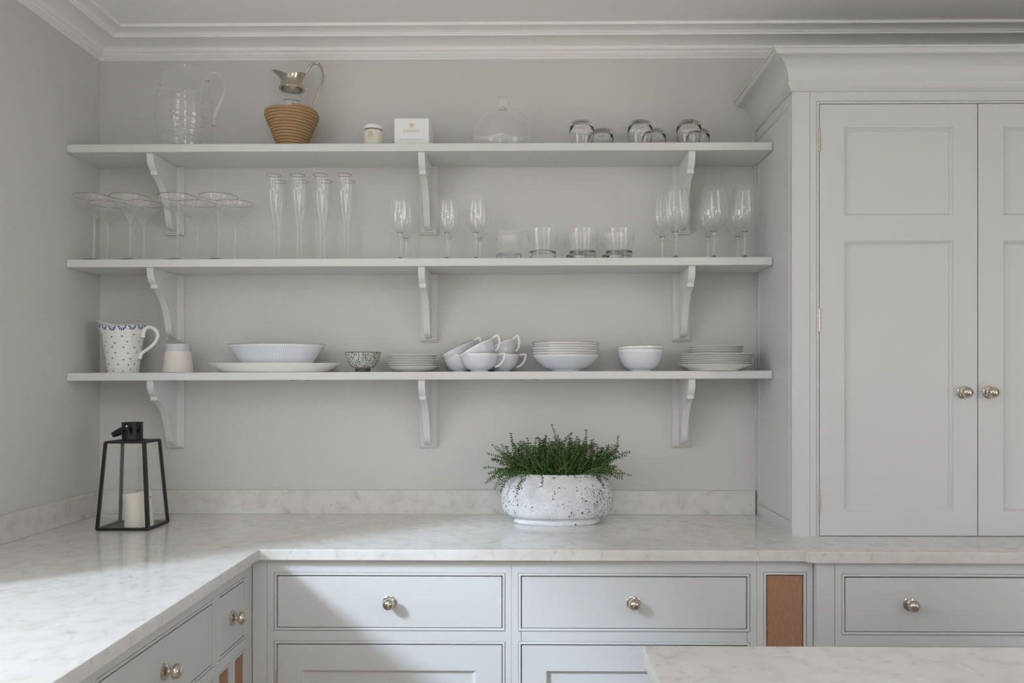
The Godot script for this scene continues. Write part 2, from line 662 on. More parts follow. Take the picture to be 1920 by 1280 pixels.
func make_jug_print() -> void:
	var wd := 1024
	var ht := 768
	var im := Image.create(wd, ht, false, Image.FORMAT_RGB8)
	var white := c8(238, 237, 232)
	var blue := c8(74, 98, 156)
	var navy := c8(62, 64, 128)
	var light := c8(168, 190, 214)
	im.fill(white)
	# v = 0 foot, 1 rim: image row = v * ht (the outer wall takes the first half of v)
	var rows := ht / 2
	for x in wd:
		for y in range(rows - 7, rows):
			if y > rows - 7 and y < rows - 4: im.set_pixel(x, y, navy)
	var n := 14
	for k in n:
		var cx := (k + 0.5) * wd / n
		for y in range(rows - 48, rows - 5):
			for x in range(int(cx) - 34, int(cx) + 35):
				var dx: float = (x - cx) / 31.0
				var dy: float = (rows - 6 - y) / 40.0
				var r := sqrt(dx * dx + dy * dy)
				if r > 1.0: continue
				var a := atan2(dy, dx)
				var col := white
				var ray := absf(sin(a * 5.5))
				if r > 0.72 and ray > 0.5: col = navy
				elif r > 0.42 and r <= 0.72 and ray < 0.55: col = light
				elif r > 0.5 and ray > 0.8: col = blue
				elif r > 0.28 and r < 0.40: col = light
				elif r < 0.2: col = light
				if absf(r - 0.66) < 0.05 and ray > 0.6: col = navy
				im.set_pixel(posmod(x, wd), y, col)
	var rng := RandomNumberGenerator.new()
	rng.seed = 5
	for i in 11:
		for j in 7:
			var x0 := (i + (0.5 if j % 2 else 0.0) + rng.randf_range(-0.2, 0.2)) * wd / 11.0
			var y0 := 18.0 + j * 46.0 + rng.randf_range(-8.0, 8.0)
			var a0 := rng.randf() * TAU
			for d in 3:
				var ox := x0 + cos(a0 + d * TAU / 3.0) * 6.0
				var oy := y0 + sin(a0 + d * TAU / 3.0) * 4.2
				for dy in range(-5, 6):
					for dx in range(-6, 7):
						if dx * dx / 22.0 + dy * dy / 11.0 < 1.0:
							im.set_pixel(posmod(int(ox) + dx, wd), clampi(int(oy) + dy, 0, ht - 1), blue)
	var m := mat("printed_china", Color.WHITE, 0.1, 0.0, 0.5)
	m.albedo_texture = ImageTexture.create_from_image(im)


func make_bowl_print() -> void:
	var im := Image.create(768, 192, false, Image.FORMAT_RGB8)
	var pale := c8(196, 200, 188)
	var ink := c8(52, 66, 92)
	im.fill(pale)
	var rng := RandomNumberGenerator.new()
	rng.seed = 31
	for i in 1500:
		var x := rng.randi_range(0, 767)
		var y := rng.randi_range(2, 189)
		var a := rng.randf_range(2.2, 4.6)
		var b := rng.randf_range(1.6, 3.0)
		var t := rng.randf() * PI
		var deep := ink.lerp(c8(92, 112, 132), rng.randf() * 0.7)
		for dy in range(-5, 6):
			for dx in range(-5, 6):
				var ex := dx * cos(t) + dy * sin(t)
				var ey := -dx * sin(t) + dy * cos(t)
				if ex * ex / (a * a) + ey * ey / (b * b) < 1.0:
					im.set_pixel(posmod(x + dx, 768), clampi(y + dy, 0, 191), deep)
	var m := mat("patterned_bowl", Color.WHITE, 0.12, 0.0, 0.5)
	m.albedo_texture = ImageTexture.create_from_image(im)
	mat("bowl_foot", c8(92, 82, 70), 0.4)


# ---------------------------------------------------------------- the room
func room() -> void:
	struct("floor", box(Vector3(WX - 0.3, -0.1, -0.2), Vector3(RX + 0.3, 0.0, FZ + 0.3), 0.0), M.floorboards)
	# ceiling with a glazed roof light over the far side of the island
	var turn_c := Transform3D(Basis(Vector3.RIGHT, PI / 2), Vector3(0, CEIL, 0))
	struct("ceiling", MB.new().pierced(WX - 0.3, -0.2, RX + 0.3, FZ + 0.3, -0.25, 0.0, [[-1.35, 2.45, 0.3, 4.35]]).moved(turn_c).done(20.0), M.ceiling_paint)
	glazing("window_4", turn_c, -1.35, 2.45, 0.3, 4.35, 3, 3, -0.2)
	struct("wall_back", box(Vector3(WX - 0.3, 0.0, -0.2), Vector3(RX + 0.3, CEIL, 0.0), 0.0), M.wall_paint)
	# left wall with the window over the worktop
	var turn_l := Transform3D(Basis(Vector3.UP, PI / 2), Vector3(WX, 0, 0))
	struct("wall_left", MB.new().pierced(-FZ, 0.0, 0.0, CEIL, -0.3, 0.0, [[-2.45, 1.02, -1.2, 2.42]]).moved(turn_l).done(20.0), M.wall_paint)
	glazing("window_1", turn_l, -2.45, 1.02, -1.2, 2.42, 1, 1, -0.2)
	# right wall, one tall glazed opening
	var turn_r := Transform3D(Basis(Vector3.UP, -PI / 2), Vector3(RX, 0, 0))
	struct("wall_right", MB.new().pierced(0.0, 0.0, FZ, CEIL, -0.3, 0.0, [[2.5, 0.1, 4.4, 2.3]]).moved(turn_r).done(20.0), M.wall_paint)
	glazing("window_2", turn_r, 2.5, 0.1, 4.4, 2.3, 3, 3, -0.2)
	# wall behind the viewer, one window
	var turn_f := Transform3D(Basis(Vector3.UP, PI), Vector3(0, 0, FZ))
	struct("wall_front", MB.new().pierced(-RX, 0.0, -WX, CEIL, -0.3, 0.0, [[-1.4, 0.9, -0.6, 2.4]]).moved(turn_f).done(20.0), M.wall_paint)
	glazing("window_3", turn_f, -1.4, 0.9, -0.6, 2.4, 2, 3, -0.15)
	# plaster cornice, mitred in the corner
	var prof := v2([0.0, 2.5325, 0.004, 2.5325, 0.0065, 2.535, 0.0065, 2.5385, 0.009, 2.5385, 0.0125, 2.5392, 0.0145, 2.542, 0.0145, 2.5435, 0.0185, 2.544, 0.0215, 2.547, 0.0222, 2.5505, 0.0210, 2.553, 0.0265, 2.554, 0.0300, 2.5565, 0.0305, 2.5600, 0.0280, 2.5620])
	for k in 9:
		var a := PI * 0.5 * k / 8.0
		prof.append(Vector2(0.028 + 0.074 * (1.0 - cos(a)), 2.563 + 0.014 * sin(a)))
	prof.append_array(v2([0.1020, 2.5700, 0.1085, 2.5690, 0.1110, 2.5700, 0.1110, 2.5755, 0.1150, 2.5760]))
	for k in 7:
		var a := PI * 0.5 * k / 6.0
		prof.append(Vector2(0.116 + 0.036 * (1.0 - cos(a)), 2.5762 + 0.0085 * sin(a)))
	prof.append_array(v2([0.1520, 2.5830, 0.1590, 2.5826, 0.1600, 2.5835, 0.1600, CEIL]))
	var path := [Vector3(WX, 0, FZ), Vector3(WX, 0, 0), Vector3(RX, 0, 0)]
	struct("trim_1", MB.new().sweep(path, false, Vector3.UP, prof, 1).done(28.0), M.plaster)
	struct("trim_2", MB.new().sweep(path, false, Vector3.UP, prof, 0).done(28.0), M.plaster)


func glazing(called: String, t: Transform3D, x0: float, y0: float, x1: float, y1: float, cols: int, rows: int, z: float) -> void:
	var m := MB.new()
	var holes := []
	var f := 0.05
	var b := 0.022
	var cw := (x1 - x0 - 2 * f - b * (cols - 1)) / cols
	var ch := (y1 - y0 - 2 * f - b * (rows - 1)) / rows
	for i in cols:
		for j in rows:
			var a := x0 + f + i * (cw + b)
			var d := y0 + f + j * (ch + b)
			holes.append([a, d, a + cw, d + ch])
	m.pierced(x0, y0, x1, y1, z - 0.05, z, holes)
	struct(called, m.moved(t).done(20.0), M.plaster)


# ---------------------------------------------------------------- cabinets
const KNOB := [0.0, 0.0, 0.0193, 0.0, 0.0193, 0.0022, 0.0175, 0.0034, 0.0165, 0.0036, 0.0160, 0.0056, 0.0120, 0.0064, 0.0085, 0.0086, 0.0058, 0.0125, 0.0054, 0.0160, 0.0070, 0.0186, 0.0120, 0.0198, 0.0155, 0.0206, 0.0166, 0.0226, 0.0163, 0.0262, 0.0150, 0.0300, 0.0124, 0.0338, 0.0085, 0.0366, 0.0042, 0.0380, 0.0, 0.0383]
var knob_mesh: ArrayMesh
var hinge_mesh: ArrayMesh


func knob(parent: Node, x: float, y: float, z: float) -> void:
	if knob_mesh == null:
		knob_mesh = MB.new().lathe(v2(KNOB), 36).moved(Transform3D(Basis(Vector3.RIGHT, PI / 2), Vector3.ZERO)).done(50.0)
	part("knob", knob_mesh, M.nickel, parent, Vector3(x, y, z))


func hinge(parent: Node, x: float, y: float) -> void:
	if hinge_mesh == null:
		var m := MB.new()
		for k in 5:
			var h := -0.0355 + k * 0.0142
			m.joined(MB.new().lathe(v2([0.0, h, 0.003, h, 0.0034, h + 0.0005, 0.0034, h + 0.0133, 0.003, h + 0.0138, 0.0, h + 0.0138]), 16))
		m.box(Vector3(-0.0008, -0.0355, -0.02), Vector3(0.0008, 0.0355, 0.0), 0.0)
		hinge_mesh = m.done(40.0)
	part("hinge", hinge_mesh, M.nickel_hinge, parent, Vector3(x, y, 0.0012))


# opening moulding set round a rectangle, thin dark quirk outside it
func bead(r: Array, z := 0.0) -> MB:
	var path := [Vector3(r[0], r[1], z), Vector3(r[2], r[1], z), Vector3(r[2], r[3], z), Vector3(r[0], r[3], z)]
	return MB.new().sweep(path, true, Vector3.BACK, v2([-0.0012, -0.02, -0.0012, -0.0004, -0.0020, 0.0006, -0.0034, 0.0012, -0.0056, 0.0012, -0.0072, 0.0007, -0.0080, -0.0004, -0.0082, -0.02]))


# a leaf (door or drawer front) in the plane z = 0, with sunk panels
func leaf_front(r: Array, panels: Array) -> ArrayMesh:
	var m := MB.new()
	m.pierced(r[0], r[1], r[2], r[3], -0.021, -0.0006, panels)
	for p in panels:
		var path := [Vector3(p[0], p[1], -0.0006), Vector3(p[2], p[1], -0.0006), Vector3(p[2], p[3], -0.0006), Vector3(p[0], p[3], -0.0006)]
		m.sweep(path, true, Vector3.BACK, v2([0.0, 0.0, -0.0006, -0.0022, -0.0012, -0.0024, -0.0030, -0.0034, -0.0056, -0.0068, -0.0078, -0.0084, -0.0088, -0.0086, -0.0092, -0.0118]))
	return m.done(32.0)


# parts: carcass, face_frame, bead, and per opening a drawer or a door with its panel, knob and hinges
func unit(o: Node3D, w: float, y0: float, y1: float, d: float, openings: Array, frame_x0 := 0.0, plinth := true) -> void:
	var holes := []
	for q in openings:
		holes.append(q.r)
	var fr := MB.new().pierced(frame_x0, y0, w, y1, -0.024, 0.0, holes)
	part("face_frame", fr.done(20.0), M.cabinet_paint, o)
	var ca := MB.new().box(Vector3(0.0, y0, -d), Vector3(w, y1, -0.075), 0.0)
	ca.box(Vector3(0.0, y0, -0.075), Vector3(0.016, y1, -0.0245), 0.0)
	ca.box(Vector3(w - 0.016, y0, -0.075), Vector3(w, y1, -0.0245), 0.0)
	part("carcass", ca.done(20.0), M.carcass, o)
	if plinth:
		part("plinth", box(Vector3(0.0, 0.0, -d), Vector3(w, y0, -0.05), 0.0), M.cabinet_paint, o)
	for q in openings:
		if q.k == "slit": continue
		part("bead", bead(q.r).done(35.0), M.cabinet_paint, o)
		var g := 0.0105
		var r := [q.r[0] + g, q.r[1] + g - 0.0006, q.r[2] - g, q.r[3] - g - 0.0008]
		var lf: MeshInstance3D
		if q.k == "oak":
			lf = part("oak_panel", box(Vector3(r[0], r[1], -0.03), Vector3(r[2], r[3], -0.0035), 0.0012), M.oak, o)
			lf.set_meta("label", "pale oak panel set in the painted frame")
			continue
		if q.k == "drawer":
			lf = part("drawer", box(Vector3(r[0], r[1], -0.021), Vector3(r[2], r[3], -0.0006), 0.0012), M.cabinet_paint, o)
		else:
			lf = part("door", leaf_front(r, q.panels), M.cabinet_paint, o)
			for p in q.panels:
				part("panel", box(Vector3(p[0] + 0.004, p[1] + 0.004, -0.018), Vector3(p[2] - 0.004, p[3] - 0.004, -0.0112), 0.0), M.cabinet_paint, lf)
		for k in q.get("knobs", []):
			knob(lf, k[0], k[1], -0.0006)
		for h in q.get("hinges", []):
			hinge(lf, h[0], h[1])


func cabinets() -> void:
	var y0 := 0.1
	var y1 := 0.8885
	# base run under the back wall, faces at z = 0.56
	var a := thing("drawer_cabinet", "grey base cabinet in the inside corner, half in slanting shadow, drawer over panelled door", "cabinet", Vector3(-0.7536, 0, 0.56))
	var w := 0.6914
	unit(a, w, y0, y1, 0.559, [
		{"k": "drawer", "r": [0.0185, 0.685, 0.6747, 0.850], "knobs": [[0.3472, 0.7665]]},
		{"k": "door", "r": [0.0185, 0.12, 0.6747, 0.6566], "panels": [[0.0963, 0.22, 0.5909, 0.5735]], "hinges": [[0.0268, 0.535], [0.0268, 0.24]]},
	])
	part("corner_post", box(Vector3(-0.0430, y0, -0.559), Vector3(-0.0008, y1, 0.0), 0.0008), M.cabinet_paint, a)
	var b := thing("drawer_cabinet", "grey base cabinet between the corner cabinet and the narrow oak-fronted one", "cabinet", Vector3(-0.0616, 0, 0.56))
	w = 0.6897
	unit(b, w, y0, y1, 0.559, [
		{"k": "drawer", "r": [0.0187, 0.685, 0.6718, 0.850], "knobs": [[0.3436, 0.7675]]},
		{"k": "door", "r": [0.0187, 0.12, 0.6718, 0.6566], "panels": [[0.0985, 0.22, 0.5920, 0.5735]]},
		{"k": "slit", "r": [0.0265, 0.6560, 0.0280, 0.6856]}, {"k": "slit", "r": [0.6625, 0.6560, 0.6640, 0.6856]},
	])
	var c := thing("pull_out_cabinet", "narrow base cabinet with a tall oak panel framed in grey paint", "cabinet", Vector3(0.6289, 0, 0.56))
	unit(c, 0.1565, y0, y1, 0.559, [{"k": "oak", "r": [0.0182, 0.12, 0.1397, 0.8549]}])
	# deeper base under the tall cabinet, face at z = 0.585
	var d := thing("wide_drawer_cabinet", "grey base cabinet with wide drawers, directly under the tall two-door cupboard", "cabinet", Vector3(0.7869, 0, 0.585))
	unit(d, 1.17, y0, y1, 0.584, [
		{"k": "drawer", "r": [0.0694, 0.6864, 1.10, 0.8567], "knobs": [[0.258, 0.7735], [0.91, 0.7735]]},
		{"k": "drawer", "r": [0.0694, 0.41, 1.10, 0.655], "knobs": [[0.258, 0.53], [0.91, 0.53]]},
		{"k": "drawer", "r": [0.0694, 0.13, 1.10, 0.38], "knobs": [[0.258, 0.25], [0.91, 0.25]]},
	], 0.0515)
	part("pilaster", box(Vector3(0.0, y0, -0.583), Vector3(0.0507, y1, 0.0), 0.0012), M.cabinet_paint, d)
	# run along the left wall, faces at x = -0.797, turned to look along +x; local x runs towards the back wall
	var q := thing("tray_cabinet", "narrow left-hand base cabinet with a small drawer above two upright oak slots", "cabinet", Vector3(-0.797, 0, 0.805), PI / 2)
	unit(q, 0.2435, y0, y1, 0.75, [
		{"k": "drawer", "r": [0.0118, 0.6815, 0.1950, 0.8510], "knobs": [[0.1035, 0.7645]]},
		{"k": "oak", "r": [0.0080, 0.12, 0.0905, 0.6540]}, {"k": "oak", "r": [0.1100, 0.12, 0.1930, 0.6540]},
	])
	var e := thing("drawer_stack", "wide left-hand base cabinet of stacked drawers under the sunlit worktop", "cabinet", Vector3(-0.797, 0, 1.3514), PI / 2)
	var rows := []
	for r in [[0.6807, 0.8495], [0.5070, 0.6560], [0.3170, 0.4820], [0.13, 0.292]]:
		rows.append({"k": "drawer", "r": [0.0148, r[0], 0.5305, r[1]], "knobs": [[0.2755, (r[0] + r[1]) * 0.5]]})
	unit(e, 0.5460, y0, y1, 0.75, rows)
	var f := thing("drawer_stack", "base cabinet of drawers nearest the viewer along the left wall", "cabinet", Vector3(-0.797, 0, 2.30), PI / 2)
	rows = []
	for r in [[0.6807, 0.8495], [0.41, 0.6560], [0.13, 0.385]]:
		rows.append({"k": "drawer", "r": [0.0148, r[0], 0.932, r[1]], "knobs": [[0.25, (r[0] + r[1]) * 0.5], [0.70, (r[0] + r[1]) * 0.5]]})
	unit(f, 0.9480, y0, y1, 0.75, rows)
	tall_cabinet()
	# island
	var i := thing("island_cabinet", "grey island base hidden beneath the pale foreground slab", "cabinet", Vector3(0.235, 0, 1.39))
	part("body", box(Vector3(0, 0.1, 0), Vector3(1.7, 0.8885, 0.9), 0.002), M.cabinet_paint, i)
	part("plinth", box(Vector3(0.05, 0.0, 0.05), Vector3(1.65, 0.0995, 0.85), 0.002), M.cabinet_paint, i)


func tall_cabinet() -> void:
	var z := 0.383
	var x := 0.787
	var w := 1.125
	var o := thing("tall_cabinet", "tall grey two-door cupboard with a deep moulded crown, standing on the worktop", "cupboard", Vector3(x, 0, z))
	var y0 := 0.9200
	var y1 := 2.275
	unit_tall(o, w, y0, y1, z)
	# side with its sunk panel
	var side := MB.new().pierced(-z, y0, 0.0, y1, -0.020, 0.0, [[-z + 0.034, 0.962, -0.0250, 2.2410]])
	side.joined(bead([-z + 0.034, 0.962, -0.0250, 2.2410]))
	side.box(Vector3(-z + 0.040, 0.968, -0.019), Vector3(-0.031, 2.235, -0.0012), 0.0)
	var tr := Transform3D(Basis(Vector3.UP, -PI / 2), Vector3(0, 0, 0))
	# local x of the side runs along z, its face looks to -x
	part("side_panel", side.moved(tr).done(20.0), M.cabinet_paint, o)
	part("scribe", box(Vector3(-0.005, 1.004, -z + 0.0005), Vector3(0.0, y1, -z + 0.014), 0.001), M.cabinet_paint, o)
	# crown
	var pr := v2([0.0, 2.2700, 0.0050, 2.2706, 0.0066, 2.2722, 0.0066, 2.2752, 0.0086, 2.2762, 0.0120, 2.2800, 0.0150, 2.2850, 0.0176, 2.2900, 0.0182, 2.2942, 0.0150, 2.2955])
	for k in 11:
		var a := PI * 0.5 * k / 10.0
		pr.append(Vector2(0.0150 + 0.051 * (1.0 - cos(a)), 2.2965 + 0.0625 * sin(a)))
	pr.append_array(v2([0.0662, 2.3605, 0.0685, 2.3612, 0.0692, 2.3640, 0.0712, 2.3672, 0.0742, 2.3705, 0.0745, 2.3722, 0.0785, 2.3728, 0.0785, 2.3785, 0.0, 2.3785]))
	var path := [Vector3(0, 0, -z), Vector3(0, 0, 0), Vector3(w, 0, 0), Vector3(w, 0, -z)]
	part("crown", MB.new().sweep(path, false, Vector3.UP, pr).done(30.0), M.cabinet_paint, o)
	part("top", box(Vector3(0.0, y1, -z + 0.001), Vector3(w, y1 + 0.02, -0.001), 0.0), M.cabinet_paint, o)


func unit_tall(o: Node3D, w: float, y0: float, y1: float, z: float) -> void:
	var ox := 0.787
	var r := [0.8605 - ox, y0, 1.8375 - ox, 2.2425]
	# frame: pilaster, then the door opening that runs down to the worktop
	part("pilaster", box(Vector3(0.0200, y0, -0.024), Vector3(0.0537, y1, 0.0), 0.0), M.cabinet_paint, o)
	part("face_frame", MB.new().pierced(0.0545, y0, w, y1, -0.024, 0.0, [[r[0], y0 - 1.0, r[2], r[3]]]).done(20.0), M.cabinet_paint, o)
	var path := [Vector3(r[2], y0, 0), Vector3(r[2], r[3], 0), Vector3(r[0], r[3], 0), Vector3(r[0], y0, 0)]
	part("bead", MB.new().sweep(path, false, Vector3.BACK, v2([-0.0012, -0.02, -0.0012, -0.0004, -0.0020, 0.0006, -0.0034, 0.0012, -0.0056, 0.0012, -0.0072, 0.0007, -0.0080, -0.0004, -0.0082, -0.02])).done(35.0), M.cabinet_paint, o)
	var ca := MB.new().box(Vector3(0.021, y0, -z + 0.001), Vector3(w - 0.001, y1, -0.075), 0.0)
	ca.box(Vector3(0.0205, y0, -0.075), Vector3(0.04, y1, -0.0245), 0.0)
	ca.box(Vector3(w - 0.03, y0, -0.075), Vector3(w, y1, -0.0245), 0.0)
	ca.box(Vector3(w - 0.001, y0, -z + 0.001), Vector3(w, y1, -0.075), 0.0)
	part("carcass", ca.done(20.0), M.carcass, o)
	for s in 2:
		var x0 := (0.8706 if s == 0 else 1.3503) - ox
		var x1 := (1.3471 if s == 0 else 1.8278) - ox
		var px0 := (0.9450 if s == 0 else 1.4260) - ox
		var px1 := (1.2750 if s == 0 else 1.7560) - ox
		var pan := [[px0, 1.8940, px1, 2.1615], [px0, 0.9965, px1, 1.8172]]
		var door := part("door", leaf_front([x0, y0 + 0.0018, x1, 2.2322], pan), M.cabinet_paint, o)
		for p in pan:
			part("panel", box(Vector3(p[0] + 0.004, p[1] + 0.004, -0.018), Vector3(p[2] - 0.004, p[3] - 0.004, -0.0112), 0.0), M.cabinet_paint, door)
		knob(door, (1.3044 if s == 0 else 1.3823) - ox, 1.3574, -0.0006)
		for hy in [2.125, 1.5767, 1.0297]:
			hinge(door, (x0 - 0.0012) if s == 0 else (x1 + 0.0012), hy)


# ---------------------------------------------------------------- worktops and upstands
func worktops() -> void:
	var p := PackedVector2Array()
	# outline seen from above with y = -z, counter-clockwise
	for q in [[WX, -2.32], [-0.7426, -2.32], [-0.7695, -0.583]]:
		p.append(Vector2(q[0], q[1]))
	p.append(Vector2(0.7555, -0.583))
	for k in 7:
		var a := PI + PI * 0.5 * k / 6.0
		if k > 0: p.append(Vector2(0.7755 + 0.0200 * cos(a), -0.583 + 0.0200 * sin(a)))
	for q in [[1.975, -0.603], [1.975, 0.0], [WX, 0.0]]:
		p.append(Vector2(q[0], q[1]))
	var m := MB.new().prism(p, TOP - 0.031, TOP, 0.0028, 3).moved(Transform3D(Basis(Vector3.RIGHT, -PI / 2), Vector3.ZERO))
	solo("worktop", m.done(50.0), M.quartz, "polished pale quartz worktop running in an L along the left and back walls", "worktop")
	solo("upstand", box(Vector3(WX + 0.0185, TOP, 0.0005), Vector3(0.7815, 1.0045, 0.018), 0.0012), M.quartz, "long pale quartz upstand behind the planter along the back wall", "upstand")
	solo("upstand", box(Vector3(WX + 0.0005, TOP, 0.0005), Vector3(WX + 0.018, 1.0010, 2.32), 0.0012), M.quartz, "pale quartz upstand along the left wall behind the black lantern", "upstand")
	var r := 0.012
	var s := PackedVector2Array()
	for k in 6:
		var a := PI * 0.5 * k / 5.0
		s.append(Vector2(0.195 + r - r * sin(a), -1.3495 - r + r * cos(a)))
	for q in [[0.1935, -2.35], [2.0, -2.35], [2.0, -1.3495]]:
		s.append(Vector2(q[0], q[1]))
	var isl := MB.new().prism(s, TOP - 0.0305, TOP, 0.005, 3).moved(Transform3D(Basis(Vector3.RIGHT, -PI / 2), Vector3.ZERO))
	solo("island_worktop", isl.done(50.0), M.quartz, "white island slab with faint veins across the lower right foreground", "worktop")


# ---------------------------------------------------------------- shelves and brackets
func shelf_y(row: int, x: float) -> float:
	return [2.1766, 1.7977 + 0.00184 * x, 1.4232 + 0.00325 * x][row]


func shelves() -> void:
	var what := ["uppermost long painted shelf, carrying the glass pitcher, rope carafe and upturned tumblers", "middle long painted shelf, carrying rows of stemmed glasses", "lowest long painted shelf, carrying white crockery"]
	var under := ["under the uppermost shelf", "under the middle shelf", "under the lowest shelf"]
	var place := ["nearest the left wall", "halfway along", "nearest the tall cupboard"]
	var x0 := WX + 0.0005
	var x1 := 0.7862
	for r in 3:
		var s := solo("shelf", MB.new().box(Vector3(x0, -0.0266, 0.0004), Vector3(x1, 0.0, SHELF_Z), 0.0016).done(60.0), M.shelf_paint, what[r], "shelf", Vector3(0, shelf_y(r, 0.0), 0))
		s.rotation.z = [0.0, 0.00184, 0.00325][r]
	# scrolled side of the corbel: z outwards, y down from the shelf
	var prof := v2([0.186, 0.0, 0.1862, -0.012, 0.184, -0.024, 0.179, -0.036, 0.171, -0.046, 0.161, -0.052, 0.161, -0.0640, 0.152, -0.0648])
	prof.append_array(curve(v2([0.148, -0.0652, 0.124, -0.0775, 0.098, -0.101, 0.079, -0.130, 0.066, -0.160, 0.058, -0.190, 0.048, -0.208, 0.030, -0.2205]), 4))
	prof.append_array(v2([0.014, -0.2215, 0.014, 0.0]))
	var poly := PackedVector2Array(prof)
	if Geometry2D.is_polygon_clockwise(poly): poly.reverse()
	var corbel := MB.new().prism(poly, -0.0113, 0.0113, 0.0008).moved(Transform3D(Basis(Vector3(0, 0, 1), Vector3(0, 1, 0), Vector3(-1, 0, 0)), Vector3.ZERO)).done(38.0)
	var plate := MB.new().box(Vector3(-0.0320, -0.2320, 0.0003), Vector3(0.0320, 0.0, 0.0100), 0.0012)
	var rect := [Vector3(-0.0290, -0.2285, 0.0100), Vector3(0.0290, -0.2285, 0.0100), Vector3(0.0290, 0.0, 0.0100), Vector3(-0.0290, 0.0, 0.0100)]
	plate.sweep(rect, true, Vector3.BACK, v2([0.0, -0.001, 0.0, 0.0012, -0.0030, 0.0060, -0.0032, 0.0075]))
	plate.box(Vector3(-0.0262, -0.2255, 0.009), Vector3(0.0262, -0.0005, 0.0176), 0.0004)
	var pm := plate.done(30.0)
	var first: Node3D
	for r in 3:
		for k in 3:
			var x: float = [-1.2760, -0.3710, 0.5240][k]
			var at := Vector3(x, shelf_y(r, x) - 0.0267, 0.0)
			var lab := "scrolled grey shelf bracket %s, %s" % [under[r], place[k]]
			if first == null:
				first = thing("shelf_bracket", lab, "bracket", at, 0.0, "scrolled shelf brackets")
				part("corbel", corbel, M.shelf_paint, first)
				part("back_plate", pm, M.shelf_paint, first)
			else:
				again(first, "shelf_bracket", at, lab)
			if r == 0:
				var it: Node3D = get_child(get_child_count() - 1)
				it.scale.y = 1.035
	# slim lights let into the underside of the lowest shelf
	var lm := MB.new().lathe(v2([0.0, -0.0030, 0.026, -0.0030, 0.0335, -0.0022, 0.0345, 0.0]), 40).done(40.0)
	var lens := MB.new().lathe(v2([0.0, -0.0036, 0.022, -0.0034, 0.023, -0.0030]), 32).done(40.0)
	for k in 2:
		var x: float = [-0.794, -0.0125][k]
		var l := thing("shelf_light", ["slim round light under the lowest shelf below the big ribbed bowl", "slim round light under the lowest shelf below the teacups"][k], "light", Vector3(x, shelf_y(2, x) - 0.0268, 0.13), 0.0, "lights let into the lowest shelf")
		part("bezel", lm, M.nickel, l)
		part("lens", lens, M.porcelain, l)


